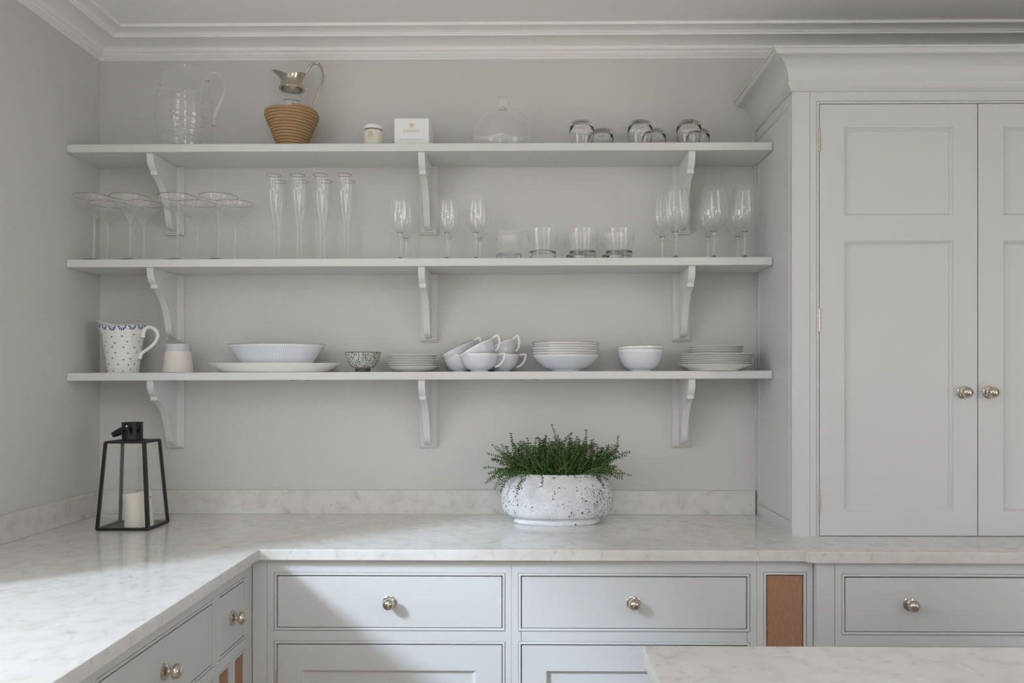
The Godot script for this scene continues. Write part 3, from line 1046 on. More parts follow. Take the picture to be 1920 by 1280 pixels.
# ---------------------------------------------------------------- things on the uppermost shelf
func top_shelf_things() -> void:
	var y := 2.1767
	# blown glass pitcher with rippled sides
	var pit := thing("glass_pitcher", "big clear glass pitcher with rippled sides and a looped handle", "pitcher", Vector3(-1.1976, y, 0.100))
	var prof := curve(v2([0.072, 0.003, 0.0765, 0.012, 0.0785, 0.0345, 0.0862, 0.055, 0.0954, 0.0932, 0.0972, 0.1281, 0.0935, 0.1648, 0.0844, 0.2033, 0.0779, 0.240, 0.077, 0.2600, 0.0795, 0.2760]), 6)
	var np := prof.size() - 1
	var side := func(u: float, v: float) -> Vector3:
		var q: Vector2 = prof[int(round(v * np))]
		var a := u * TAU
		var r := q.x + 0.0013 * sin((q.y + 0.006 * sin(a * 2.0 + q.y * 20.0)) * TAU / 0.021) * smoothstep(0.0, 0.05, q.y) * (1.0 - smoothstep(0.22, 0.25, q.y))
		var lip := smoothstep(0.255, 0.276, q.y) * pow(maxf(0.0, -cos(a)), 10.0)
		return Vector3(r * cos(a) - 0.020 * lip, q.y - 0.004 * lip + 0.0025 * smoothstep(0.25, 0.276, q.y) * cos(a * 2.0), r * sin(a))
	var inside := func(u: float, v: float) -> Vector3:
		var q: Vector3 = side.call(u, v)
		return Vector3(q.x * 0.968, q.y + 0.0004, q.z * 0.968)
	part("body", MB.new().grid(72, np, side, true).grid(72, np, inside, false).done(60.0), M.glass_thin, pit)
	part("base", MB.new().lathe(v2([0.0, 0.0004, 0.070, 0.0004, 0.0745, 0.004, 0.072, 0.008, 0.04, 0.006, 0.0, 0.0055]), 48).done(50.0), M.glass_solid, pit)
	var hp := curve(v3([0.0755, 0.246, 0.0755, 0.262, 0.082, 0.2715, 0.096, 0.2760, 0.1134, 0.2705, 0.130, 0.2546, 0.1376, 0.231, 0.134, 0.203, 0.1237, 0.172, 0.1116, 0.1464, 0.1015, 0.124, 0.0985, 0.108, 0.0970, 0.094]), 5)
	var rad := []
	for i in hp.size():
		var t := float(i) / (hp.size() - 1)
		rad.append(0.0046 + 0.0030 * smoothstep(0.16, 0.0, t) + 0.0040 * smoothstep(0.84, 0.95, t) * smoothstep(1.04, 0.97, t))
	part("handle", MB.new().tube(hp, rad, 14).done(60.0), M.glass_solid, pit)

	# carafe: glass bottle, rope wrap, plated spout and long handle
	var car := thing("rope_carafe", "glass carafe wrapped in tan rope, with a plated spout and tall swan handle", "carafe", Vector3(-0.8295, y, 0.100))
	var glass := curve(v2([0.044, 0.001, 0.0500, 0.033, 0.0705, 0.0827, 0.0845, 0.1175, 0.0865, 0.128, 0.0810, 0.143, 0.073, 0.152, 0.058, 0.1600, 0.045, 0.1665, 0.0385, 0.174, 0.0352, 0.186, 0.0342, 0.200, 0.0342, 0.2160]), 4)
	glass = vessel(glass, 0.0022, 0.004)
	glass.push_front(Vector2(0, 0.001))
	part("bottle", MB.new().lathe(glass, 48).done(60.0), M.glass_thin, car)
	var surf := v2([0.0465, 0.004, 0.0549, 0.033, 0.066, 0.060, 0.0751, 0.0827, 0.084, 0.102, 0.0897, 0.1175, 0.0910, 0.1265, 0.0880, 0.1350])
	var at_h := func(h: float) -> float:
		for i in surf.size() - 1:
			if h <= surf[i + 1].y or i == surf.size() - 2:
				return lerpf(surf[i].x, surf[i + 1].x, clampf((h - surf[i].y) / (surf[i + 1].y - surf[i].y), 0, 1))
		return 0.05
	var st := SurfaceTool.new()
	st.begin(Mesh.PRIMITIVE_TRIANGLES)
	st.set_smooth_group(0)
	var pitch := 0.0092
	var turns := 14.2
	var per := 250
	var n := int(turns * per)
	var seg := 12
	var last := []
	var run := 0.0
	for i in n + 1:
		var a := TAU * i / per
		var h := 0.0052 + pitch * i / per
		var R: float = at_h.call(h) - 0.0048
		run += TAU / per * R
		var out := Vector3(cos(a), 0, sin(a))
		var ring := []
		for k in seg:
			var b := TAU * k / seg
			var rr := 0.0043 + 0.00085 * absf(cos(1.5 * (b - run / 0.0165 * TAU)))
			ring.append(out * (R + cos(b) * rr) + Vector3(0, h + sin(b) * rr, 0))
		if i > 0:
			for k in seg:
				var k1 := (k + 1) % seg
				# outward side seen clockwise
				for q in [last[k], ring[k1], last[k1], last[k], ring[k], ring[k1]]:
					st.add_vertex(q)
		last = ring
	st.index()
	st.generate_normals()
	part("rope_wrap", st.commit(), M.rope, car)
	var collar := func(u: float, v: float) -> Vector3:
		var a := u * TAU
		var c := cos(a)
		var rim_r := 0.0370 + (0.0095 * c * c if c > 0.0 else 0.0330 * pow(-c, 5.0))
		var rim_h := 0.2570 + (0.0120 * c * c if c > 0.0 else 0.0225 * pow(-c, 2.2))
		var pts := [Vector2(0.0350, 0.2155), Vector2(0.0418, 0.2138), Vector2(0.0428, 0.2152), Vector2(0.0422, 0.2200), Vector2(0.0385, 0.2275), Vector2(0.0362, 0.2330), Vector2(0.0362, 0.2362), Vector2(0.0350, 0.2372), Vector2(0.0345, 0.2430), Vector2(lerpf(0.0350, rim_r, 0.35), lerpf(0.2440, rim_h, 0.45)), Vector2(lerpf(0.0350, rim_r, 0.70), lerpf(0.2440, rim_h, 0.78)), Vector2(rim_r, rim_h), Vector2(rim_r - 0.0016, rim_h + 0.0002), Vector2(lerpf(0.0330, rim_r - 0.0018, 0.70), lerpf(0.2440, rim_h, 0.76)), Vector2(lerpf(0.0330, rim_r, 0.35), lerpf(0.2440, rim_h, 0.43)), Vector2(0.0328, 0.2430), Vector2(0.0325, 0.2160)]
		var q: Vector2 = pts[int(round(v * (pts.size() - 1)))]
		var narrow := 1.0 if c > 0.0 or q.y < 0.244 else lerpf(1.0, 0.82, pow(-c, 2.0))
		return Vector3(q.x * c, q.y, q.x * sin(a) * narrow)
	part("spout", MB.new().grid(64, 16, collar, true).done(50.0), M.silver, car)
	var swan := curve(v3([0.0450, 0.2680, 0.0490, 0.2720, 0.0630, 0.2940, 0.0778, 0.3050, 0.0947, 0.3000, 0.1044, 0.2820, 0.1080, 0.2630, 0.1057, 0.2410, 0.0970, 0.2150, 0.0850, 0.1840, 0.0760, 0.1610, 0.0738, 0.1500]), 6)
	var sr := []
	for i in swan.size():
		sr.append(0.0030 + 0.0012 * sin(PI * clampf(float(i) / swan.size() * 1.6, 0.0, 1.0)))
	part("handle", MB.new().tube(swan, sr, 12, 1.15).done(60.0), M.silver, car)

	# candle jar
	var jar := thing("candle_jar", "small cream jar with a white screw lid and printed label", "jar", Vector3(-0.5403, y, 0.140))
	part("glass", MB.new().lathe(v2([0.0, 0.0, 0.0305, 0.0, 0.0326, 0.002, 0.0326, 0.0525, 0.0312, 0.0555, 0.0296, 0.0572]), 48).done(45.0), M.label_paper, jar)
	part("thread", MB.new().lathe(v2([0.0296, 0.0572, 0.0298, 0.0605]), 40).done(45.0), M.brown_thread, jar)
	part("lid", MB.new().lathe(v2([0.0, 0.0603, 0.0310, 0.0603, 0.0316, 0.0612, 0.0316, 0.0712, 0.0304, 0.0727, 0.0, 0.0730]), 48).done(35.0), M.lid_white, jar)
	for ln in [["Milo", 0.0435, 0.0058, -0.10], ["OIL CREAM", 0.0367, 0.0027, -0.10], ["AND MILK", 0.0333, 0.0027, -0.10], ["CREAMED CANDLE", 0.0285, 0.0021, -0.10], ["200 G", 0.021, 0.0026, -0.10]]:
		part("lettering", wrapped(lettering(ln[0], ln[2], true), 0.0328, ln[1], ln[3]), M.brown_ink if ln[2] > 0.0024 else M.grey_ink, jar)

	# white carton
	var bx := thing("white_carton", "square white carton printed in gold with a crest and lettering", "carton", Vector3(-0.4067, y, 0.165))
	part("body", MB.new().box(Vector3(-0.0578, 0.0002, -0.108), Vector3(0.0578, 0.0922, 0.0), 0.0006).done(60.0), M.card, bx)
	var zf := 0.00012
	part("lettering", lettering("RATHBORNES", 0.0064), M.gold_ink, bx, Vector3(0, 0.0507, zf))
	part("lettering", lettering("FOUNDED IN DUBLIN", 0.0029, true, 1.0), M.pale_gold_ink, bx, Vector3(0, 0.0452, zf))
	part("lettering", lettering("BITTER ORANGE, BLACK TEA & BALSAM", 0.0032, true), M.grey_ink, bx, Vector3(0, 0.0208, zf))
	part("lettering", lettering("SCENTED CANDLE", 0.0026, true), M.pale_gold_ink, bx, Vector3(0, 0.0135, zf))
	part("crest", crest(), M.gold_ink, bx, Vector3(0, 0.0685, 0.0002))

	# cake dome on its glass plate
	var dx := -0.1035
	var pl := thing("cake_plate", "flat clear glass plate under the cake dome", "plate", Vector3(dx, y, 0.130))
	part("plate", MB.new().lathe(v2([0.0, 0.0030, 0.062, 0.0030, 0.070, 0.0006, 0.074, 0.0006, 0.078, 0.0034, 0.112, 0.0040, 0.1275, 0.0058, 0.1283, 0.0072, 0.1272, 0.0082, 0.110, 0.0066, 0.0, 0.0062]), 72).done(40.0), M.glass_thin, pl)
	var dm := thing("cake_dome", "clear glass cake dome with a round ball knob", "dome", Vector3(dx, y + 0.0070, 0.130))
	part("dome", MB.new().lathe(dome_wall(v2([0.1080, 0.0005, 0.1092, 0.020, 0.1080, 0.045, 0.1030, 0.066, 0.0930, 0.0850, 0.0760, 0.1035, 0.0520, 0.1165, 0.0250, 0.1235, 0.0, 0.1250])), 72).done(60.0), M.glass_thin, dm)
	part("knob", MB.new().lathe(curve(v2([0.0, 0.1235, 0.0140, 0.1245, 0.0105, 0.1285, 0.0098, 0.1320, 0.0130, 0.1350, 0.0185, 0.1425, 0.0200, 0.1505, 0.0178, 0.1600, 0.0115, 0.1675, 0.0, 0.1705]), 4), 36).done(60.0), M.glass_solid, dm)

	# six tumblers standing upside down
	var ord := curve(v2([0.0315, 0.0004, 0.0375, 0.020, 0.0408, 0.045, 0.0412, 0.062, 0.0385, 0.0775, 0.0310, 0.0852, 0.020, 0.0870]), 4)
	var body := [Vector2(0.0300, 0.0010)]
	body.append_array(ord)
	body.append(Vector2(0.0, 0.0868))
	body.push_front(Vector2(0.0355, 0.021))
	body.push_front(Vector2(0.0388, 0.045))
	body.push_front(Vector2(0.0388, 0.058))
	body.push_front(Vector2(0.0350, 0.0665))
	body.push_front(Vector2(0.0240, 0.0690))
	body.push_front(Vector2(0.0, 0.0680))
	var um := MB.new().lathe(body, 48).done(50.0)
	var t0: Node3D
	var names := ["front left tumbler of the six turned upside down on the uppermost shelf", "front middle tumbler of the six turned upside down on the uppermost shelf", "front right tumbler of the six turned upside down, nearest the cupboard crown",
		"upturned tumbler half behind the front left one on the uppermost shelf", "upturned tumbler half behind the front middle one on the uppermost shelf", "upturned tumbler mostly hidden behind the front right one on the uppermost shelf"]
	var spots := [[0.1626, 0.140], [0.3590, 0.140], [0.5226, 0.140], [0.2372, 0.050], [0.4198, 0.050], [0.5715, 0.050]]
	for i in 6:
		var p := Vector3(spots[i][0], y, spots[i][1])
		if t0 == null:
			t0 = thing("upturned_tumbler", names[i], "tumbler", p, 0.0, "tumblers turned upside down")
			part("glass", um, M.glass_solid, t0)
		else: again(t0, "upturned_tumbler", p, names[i])


# both faces of a bell of glass
func dome_wall(p: Array) -> Array:
	var outer := curve(p, 5)
	var out := []
	for i in range(outer.size() - 1, -1, -1):
		var q: Vector2 = outer[i]
		out.append(Vector2(maxf(q.x - 0.0022, 0.0), q.y - 0.0022 * smoothstep(0.05, 0.12, q.y)))
	out.append_array(outer)
	return out


func lettering(s: String, height: float, sans := false, gap := 0.0) -> ArrayMesh:
	var t := TextMesh.new()
	var f := SystemFont.new()
	f.font_names = PackedStringArray(["Droid Sans" if sans else "Droid Serif"])
	t.font = f
	t.font_size = 32
	t.pixel_size = height / 24.0
	t.depth = 0.0004
	t.curve_step = 3.0
	if gap > 0.0:
		var w := ""
		for i in s.length():
			w += s[i] + (" " if i < s.length() - 1 else "")
		s = w
	t.text = s
	var a := t.get_mesh_arrays() if t is PrimitiveMesh else t.surface_get_arrays(0)
	var m := ArrayMesh.new()
	m.add_surface_from_arrays(Mesh.PRIMITIVE_TRIANGLES, a)
	return m


# bends flat lettering round a jar of radius r, centred on height h, turned by angle
func wrapped(src: ArrayMesh, r: float, h: float, turn: float) -> ArrayMesh:
	var a := src.surface_get_arrays(0)
	var v: PackedVector3Array = a[Mesh.ARRAY_VERTEX]
	var n: PackedVector3Array = a[Mesh.ARRAY_NORMAL]
	for i in v.size():
		var t := v[i].x / r + turn
		var rr := r + v[i].z * 0.3
		v[i] = Vector3(sin(t) * rr, h + v[i].y, cos(t) * rr)
		n[i] = n[i].rotated(Vector3.UP, t)
	a[Mesh.ARRAY_VERTEX] = v
	a[Mesh.ARRAY_NORMAL] = n
	var m := ArrayMesh.new()
	m.add_surface_from_arrays(Mesh.PRIMITIVE_TRIANGLES, a)
	return m


# little gold crest: plumes above a shield between supporters, a scroll below
func crest() -> ArrayMesh:
	var m := MB.new()
	var leaf := func(x: float, y: float, a: float, l: float, w: float) -> void:
		var p := PackedVector2Array()
		for k in 8:
			var t := TAU * k / 8.0
			p.append(Vector2(x, y) + Vector2(cos(t) * w, l * 0.5 + sin(t) * l * 0.5).rotated(a))
		m.prism(p, -0.0003, 0.0, 0.0)
	for k in 7:
		leaf.call((k - 3) * 0.0022, 0.0018 - absf(k - 3) * 0.0003, (3 - k) * 0.16, 0.0062 - absf(k - 3) * 0.0004, 0.0011)
	leaf.call(0.0, -0.0060, 0.0, 0.0072, 0.0030)
	for s in [-1.0, 1.0]:
		leaf.call(s * 0.0062, -0.0062, s * 0.15, 0.0078, 0.0012)
		leaf.call(s * 0.0048, -0.0030, s * -0.7, 0.0030, 0.0008)
		leaf.call(s * 0.0020, -0.0088, s * 1.4, 0.0062, 0.0009)
		leaf.call(s * 0.0068, -0.0090, s * 0.9, 0.0020, 0.0009)
	return m.done(20.0)


# ---------------------------------------------------------------- glasses on the middle shelf
func stem_glass(called: String, label: String, cat: String, at: Vector3, group: String, bowl: Array, stem: Array, foot_r: float, gilt: bool) -> Node3D:
	var o := thing(called, label, cat, at, 0.0, group)
	part("bowl", MB.new().lathe(vessel(curve(bowl, 4), 0.0010, bowl[0].y + 0.0012), 48).done(60.0), M.glass_thin, o)
	part("stem", MB.new().lathe(curve(stem, 3), 20).done(60.0), M.glass_solid, o)
	part("foot", MB.new().lathe(v2([0.0, 0.0003, foot_r, 0.0003, foot_r + 0.0004, 0.0012, foot_r * 0.6, 0.0022, foot_r * 0.25, 0.0042, 0.0, 0.0060]), 40).done(50.0), M.glass_solid, o)
	if gilt:
		var top: Vector2 = bowl[-1]
		var ring := []
		for k in 65:
			ring.append(Vector3(cos(TAU * k / 64.0) * top.x, top.y, sin(TAU * k / 64.0) * top.x))
		part("rim", MB.new().tube(ring, spread(0.00085, 0.00085, 65), 8).done(60.0), M.rim_gold, o)
	return o


func middle_shelf_things() -> void:
	var sy := func(x: float) -> float: return shelf_y(1, x) + 0.0003
	# eight gilt-rimmed champagne saucers
	var xf := [-1.4755, -1.3528, -1.1927, -1.0549]
	var xr := [-1.4840, -1.3580, -1.1710, -1.0390]
	var o0: Node3D
	var ford := ["nearest the left wall", "second from the left wall", "third from the left wall, before the bracket", "fourth from the left wall, nearest the flutes"]
	for i in 8:
		var f := i < 4
		var x: float = xf[i] if f else xr[i - 4]
		var at := Vector3(x, sy.call(x), 0.165 if f else 0.066)
		var lab := "gilt-rimmed champagne saucer in the %s row, %s" % ["front" if f else "rear", ford[i % 4] if f else ford[i % 4].replace(", before the bracket", "")]
		if o0 == null:
			o0 = stem_glass("champagne_saucer", lab, "glass", at, "gilt-rimmed champagne saucers", v2([0.0, 0.118, 0.0036, 0.1190, 0.0048, 0.128, 0.0100, 0.142, 0.0225, 0.159, 0.0430, 0.177, 0.0555, 0.1905, 0.0605, 0.2020, 0.0612, 0.2130]), v2([0.0, 0.003, 0.0055, 0.0045, 0.0042, 0.010, 0.0032, 0.030, 0.0030, 0.070, 0.0034, 0.100, 0.0042, 0.1150, 0.0046, 0.121, 0.0, 0.1215]), 0.034, true)
		else: again(o0, "champagne_saucer", at, lab)
	# eight gilt-rimmed flutes
	xf = [-0.8790, -0.7990, -0.7211, -0.6400]
	xr = [-0.8900, -0.8112, -0.7298, -0.6475]
	o0 = null
	ford = ["first from the saucers", "second from the saucers", "third from the saucers", "fourth from the saucers, nearest the wine glasses"]
	for i in 8:
		var f := i < 4
		var x: float = xf[i] if f else xr[i - 4]
		var at := Vector3(x, sy.call(x), 0.135 if f else 0.050)
		var lab := "tall gilt-rimmed champagne flute in the %s row, %s" % ["front" if f else "rear", ford[i % 4]]
		if o0 == null:
			o0 = stem_glass("champagne_flute", lab, "glass", at, "gilt-rimmed champagne flutes", v2([0.0, 0.1170, 0.0036, 0.1180, 0.0050, 0.1260, 0.0092, 0.1420, 0.0160, 0.1665, 0.0228, 0.1930, 0.0272, 0.2180, 0.0284, 0.2420, 0.0270, 0.2680, 0.0240, 0.2915]), v2([0.0, 0.003, 0.0050, 0.0045, 0.0038, 0.010, 0.0029, 0.030, 0.0027, 0.080, 0.0034, 0.104, 0.0044, 0.1170, 0.0046, 0.1225, 0.0, 0.1235]), 0.032, true)
		else: again(o0, "champagne_flute", at, lab)
	# six wine glasses round the middle bracket
	xf = [-0.4492, -0.2909, -0.1928]
	xr = [-0.4453, -0.2947, -0.1874]
	o0 = null
	ford = ["left of the middle bracket", "just right of the middle bracket", "beside the straight tumbler"]
	for i in 6:
		var f := i < 3
		var x: float = xf[i] if f else xr[i - 3]
		var at := Vector3(x, sy.call(x), 0.145 if f else 0.046)
		var lab := "plain wine glass in the %s row, %s" % ["front" if f else "rear", ford[i % 3]]
		if o0 == null:
			o0 = stem_glass("wine_glass", lab, "glass", at, "plain wine glasses", v2([0.0, 0.0940, 0.0050, 0.0945, 0.0150, 0.0990, 0.0270, 0.1100, 0.0360, 0.1290, 0.0392, 0.1500, 0.0386, 0.1710, 0.0362, 0.1920, 0.0332, 0.2097]), v2([0.0, 0.003, 0.0120, 0.0040, 0.0060, 0.0090, 0.0042, 0.0140, 0.0036, 0.0400, 0.0038, 0.0700, 0.0050, 0.0850, 0.0072, 0.0890, 0.0090, 0.0950, 0.0, 0.0965]), 0.033, false)
		else: again(o0, "wine_glass", at, lab)
	# six large wine glasses at the cupboard end
	xf = [0.4774, 0.6052, 0.7085]
	xr = [0.4482, 0.6058, 0.7110]
	o0 = null
	ford = ["in front of the right bracket", "second from the tall cupboard", "nearest the tall cupboard"]
	for i in 6:
		var f := i < 3
		var x: float = xf[i] if f else xr[i - 3]
		var at := Vector3(x, sy.call(x), 0.145 if f else 0.053)
		var lab := "big rounded wine glass in the %s row, %s" % ["front" if f else "rear", ford[i % 3] if f else ford[i % 3].replace("in front of", "beside")]
		if o0 == null:
			o0 = stem_glass("large_wine_glass", lab, "glass", at, "big rounded wine glasses", v2([0.0, 0.0945, 0.0050, 0.0950, 0.0180, 0.1005, 0.0350, 0.1150, 0.0462, 0.1400, 0.0490, 0.1620, 0.0470, 0.1880, 0.0425, 0.2140, 0.0368, 0.2392]), v2([0.0, 0.003, 0.0150, 0.0040, 0.0070, 0.0100, 0.0044, 0.0160, 0.0038, 0.0400, 0.0040, 0.0700, 0.0052, 0.0850, 0.0075, 0.0890, 0.0095, 0.0955, 0.0, 0.0970]), 0.038, false)
		else: again(o0, "large_wine_glass", at, lab)
	# straight tumbler with a bluish heavy foot
	var a := thing("straight_tumbler", "straight-sided tumbler with a bluish faceted base, left of the flared tumblers", "tumbler", Vector3(-0.0824, sy.call(-0.0824), 0.150))
	part("wall", MB.new().lathe(vessel(v2([0.0424, 0.0170, 0.0430, 0.0600, 0.0430, 0.0905]), 0.0018, 0.0185), 12).done(20.0), M.glass_thin, a)
	part("base", MB.new().lathe(v2([0.0, 0.0004, 0.0395, 0.0004, 0.0420, 0.0030, 0.0424, 0.0170, 0.0408, 0.0200, 0.0300, 0.0165, 0.0, 0.0160]), 12).done(20.0), M.glass_blue, a)
	# flared tumblers
	var tm := MB.new().lathe(vessel(v2([0.0450, 0.0255, 0.0500, 0.0650, 0.0545, 0.0995]), 0.0018, 0.0262), 48).done(45.0)
	var tb := MB.new().lathe(v2([0.0, 0.0030, 0.030, 0.0020, 0.0385, 0.0004, 0.0415, 0.0020, 0.0425, 0.0060, 0.0450, 0.0250, 0.0432, 0.0285, 0.0390, 0.0235, 0.0280, 0.0215, 0.0, 0.0220]), 48).done(35.0)
	var spots := [[0.0313, 0.140], [0.1652, 0.140], [0.2881, 0.140], [0.1590, 0.0560], [0.2850, 0.0560]]
	var names := ["flared heavy-based tumbler in the front row, next to the straight tumbler", "flared heavy-based tumbler in the middle of the front row", "flared heavy-based tumbler in the front row, nearest the big wine glasses", "flared tumbler tucked behind the middle front one", "flared tumbler tucked behind the right front one"]
	var t0: Node3D
	for i in 5:
		var p := Vector3(spots[i][0], sy.call(spots[i][0]), spots[i][1])
		if t0 == null:
			t0 = thing("flared_tumbler", names[i], "tumbler", p, 0.0, "flared tumblers")
			part("wall", tm, M.glass_thin, t0)
			part("base", tb, M.glass_solid, t0)
		else: again(t0, "flared_tumbler", p, names[i])


# ---------------------------------------------------------------- china on the lowest shelf
func gilt(o: Node3D, r: float, h: float, sz := 1.0) -> void:
	var ring := []
	for k in 73:
		ring.append(Vector3(cos(TAU * k / 72.0) * r, h, sin(TAU * k / 72.0) * r * sz))
	part("rim", MB.new().tube(ring, spread(0.0009, 0.0009, 73), 8).done(60.0), M.rim_gold, o)


func low_shelf_things() -> void:
	var sy := func(x: float) -> float: return shelf_y(2, x) + 0.0003
	# printed jug
	var jug := thing("printed_jug", "white china jug printed with blue fans round the rim and small blue sprigs", "jug", Vector3(-1.4115, sy.call(-1.4115), 0.100))
	var wall := func(u: float, v: float) -> Vector3:
		var a := u * TAU
		var c := cos(a)
		var H := 0.1600 + (0.0080 * c * c if c > 0.0 else 0.0235 * pow(-c, 2.4))
		var inner := v > 0.5
		var t := v * 2.0 if not inner else 2.0 - v * 2.0
		var h := t * H
		var r := 0.0490 + 0.132 * h + 0.0007 * sin(h * TAU / 0.0135)
		r += 0.0015 * smoothstep(0.75, 1.0, t)
		var lip := pow(maxf(0.0, -c), 6.0) * smoothstep(0.62, 1.0, t)
		r += 0.0185 * lip
		if inner:
			r = maxf(r - 0.0030, 0.0)
			h = maxf(h, 0.004)
			if t < 0.02: r = 0.0
		return Vector3(r * c, h - (0.007 * lip * smoothstep(0.9, 1.0, t) * 0.3), r * sin(a) * (1.0 - 0.25 * lip))
	part("body", MB.new().grid(84, 72, wall, true).done(60.0), M.printed_china, jug)
	part("foot", MB.new().lathe(v2([0.0, 0.0, 0.0485, 0.0, 0.0490, 0.0004]), 48).done(40.0), M.porcelain, jug)
	var hp := curve(v3([0.0660, 0.1230, 0.0680, 0.1360, 0.0743, 0.1490, 0.0859, 0.1570, 0.0980, 0.1565, 0.1106, 0.1490, 0.1189, 0.1340, 0.1180, 0.1213, 0.1073, 0.1010, 0.0859, 0.0831, 0.0665, 0.0700, 0.0585, 0.0590, 0.0565, 0.0490]), 5)
	var rad := []
	for i in hp.size():
		var t := float(i) / (hp.size() - 1)
		rad.append(0.0046 + 0.0024 * smoothstep(0.2, 0.04, t) + 0.0018 * smoothstep(0.82, 0.95, t))
	part("handle", MB.new().tube(hp, rad, 14, 1.3, Vector3(0, 0, 1)).done(60.0), M.porcelain, jug)
	# little cream jug
	var cj := thing("cream_jug", "small cream jug with a glazed grey neck and a pinched lip", "jug", Vector3(-1.2212, sy.call(-1.2212), 0.100))
	part("body", MB.new().lathe(v2([0.0, 0.0, 0.0455, 0.0, 0.0478, 0.0015, 0.0480, 0.0080, 0.0462, 0.0350, 0.0432, 0.0600, 0.0414, 0.0722]), 56).done(45.0), M.jug_matte, cj)
	var neck := func(u: float, v: float) -> Vector3:
		var a := u * TAU
		var pts := [Vector2(0.0414, 0.0722), Vector2(0.0404, 0.0790), Vector2(0.0400, 0.0860), Vector2(0.0400, 0.0920), Vector2(0.0404, 0.0975), Vector2(0.0398, 0.0982), Vector2(0.0380, 0.0970), Vector2(0.0374, 0.0860), Vector2(0.0384, 0.0600)]
		var q: Vector2 = pts[int(round(v * 8.0))]
		var lip := pow(maxf(0.0, -cos(a)), 22.0) * smoothstep(0.086, 0.0975, q.y)
		return Vector3((q.x + 0.0100 * lip) * cos(a), q.y - 0.0020 * lip, q.x * sin(a))
	part("neck", MB.new().grid(96, 8, neck, true).done(50.0), M.jug_glaze, cj)
	# oval platter and the ribbed bowl standing on it
	var pz := 0.400
	var pla := thing("oval_platter", "long plain white oval platter under the big ribbed bowl", "platter", Vector3(-0.8895, sy.call(-0.8895), 0.098))
	part("body", MB.new().lathe(vessel(v2([0.0, 0.0012, 0.168, 0.0008, 0.172, 0.0, 0.178, 0.0006, 0.186, 0.0042, 0.205, 0.0150, 0.2310, 0.0298]), 0.0035, 0.0040), 96, pz).done(45.0), M.porcelain, pla)
	var big := thing("ribbed_bowl", "big shallow white bowl with fine ribs and a gilt edge, standing on the oval platter", "bowl", Vector3(-0.8815, sy.call(-0.8815) + 0.0076, 0.098))
	part("body", MB.new().lathe(vessel(curve(v2([0.0, 0.0015, 0.0700, 0.0, 0.1000, 0.0100, 0.1247, 0.0275, 0.1417, 0.0520, 0.1560, 0.0720, 0.1680, 0.0870]), 4), 0.0030, 0.0050), 96, 0.52).done(45.0), M.striped_china, big)
	gilt(big, 0.1672, 0.0876, 0.52)
	# patterned bowl
	var pb := thing("patterned_bowl", "small footed bowl covered in a dark blue mottled print", "bowl", Vector3(-0.5800, sy.call(-0.5800), 0.120))
	part("body", MB.new().lathe(vessel(curve(v2([0.0240, 0.0115, 0.0330, 0.0145, 0.0423, 0.0210, 0.0525, 0.0380, 0.0580, 0.0540, 0.0608, 0.0655]), 5), 0.0028, 0.0150), 64).done(45.0), M.patterned_bowl, pb)
	part("foot", MB.new().lathe(v2([0.0, 0.0020, 0.0205, 0.0020, 0.0225, 0.0, 0.0248, 0.0, 0.0252, 0.0030, 0.0250, 0.0100, 0.0262, 0.0122, 0.0, 0.0125]), 48).done(40.0), M.bowl_foot, pb)
	var ring := []
	for k in 61:
		ring.append(Vector3(cos(TAU * k / 60.0) * 0.0598, 0.0660, sin(TAU * k / 60.0) * 0.0598))
	part("rim", MB.new().tube(ring, spread(0.0014, 0.0014, 61), 8).done(60.0), M.bowl_foot, pb)
	# side plates, two stacks of one kind; dinner plates
	var sp := MB.new().lathe(vessel(v2([0.0, 0.0015, 0.0400, 0.0012, 0.0420, 0.0, 0.0440, 0.0003, 0.0480, 0.0028, 0.0600, 0.0056, 0.0740, 0.0115, 0.0850, 0.0180]), 0.0020, 0.0035), 72).done(40.0)
	var dp := MB.new().lathe(vessel(v2([0.0, 0.0015, 0.0780, 0.0012, 0.0800, 0.0, 0.0825, 0.0003, 0.0870, 0.0032, 0.0960, 0.0075, 0.1120, 0.0150, 0.1245, 0.0206]), 0.0022, 0.0035), 80).done(40.0)
	var rng := RandomNumberGenerator.new()
	rng.seed = 12
	var ord := ["lowest", "second lowest", "third from the bottom", "third from the top", "second from the top", "topmost"]
	var s0: Node3D
	for i in 6:
		var at := Vector3(-0.4122 + rng.randf_range(-0.0012, 0.0012), sy.call(-0.4122) + i * 0.0077, 0.100)
		var lab: String = "white side plate, %s of the six beside the mottled bowl" % ord[i]
		if s0 == null:
			s0 = thing("side_plate", lab, "plate", at, 0.0, "side plates stacked beside the mottled bowl")
			part("body", sp, M.porcelain, s0)
		else: again(s0, "side_plate", at, lab)
	var d0: Node3D
	for i in 6:
		var at := Vector3(0.6158 + rng.randf_range(-0.0012, 0.0012), sy.call(0.6158) + i * 0.0068, 0.127)
		var lab: String = "white dinner plate, %s of the six wide plates by the tall cupboard" % ord[i]
		if d0 == null:
			d0 = thing("dinner_plate", lab, "plate", at, 0.0, "dinner plates by the tall cupboard")
			part("body", dp, M.porcelain, d0)
		else: again(d0, "dinner_plate", at, lab)
	var four := ["lowest", "second lowest", "second from the top", "topmost"]
	for i in 4:
		var at := Vector3(0.6155 + rng.randf_range(-0.001, 0.001), sy.call(0.6155) + 0.0412 + i * 0.0076, 0.127)
		var o := again(s0, "side_plate", at, "white side plate, %s of the four on the dinner plates" % four[i])
		o.scale = Vector3(1.09, 1.0, 1.09)
		o.set_meta("group", "side plates stacked on the dinner plates")
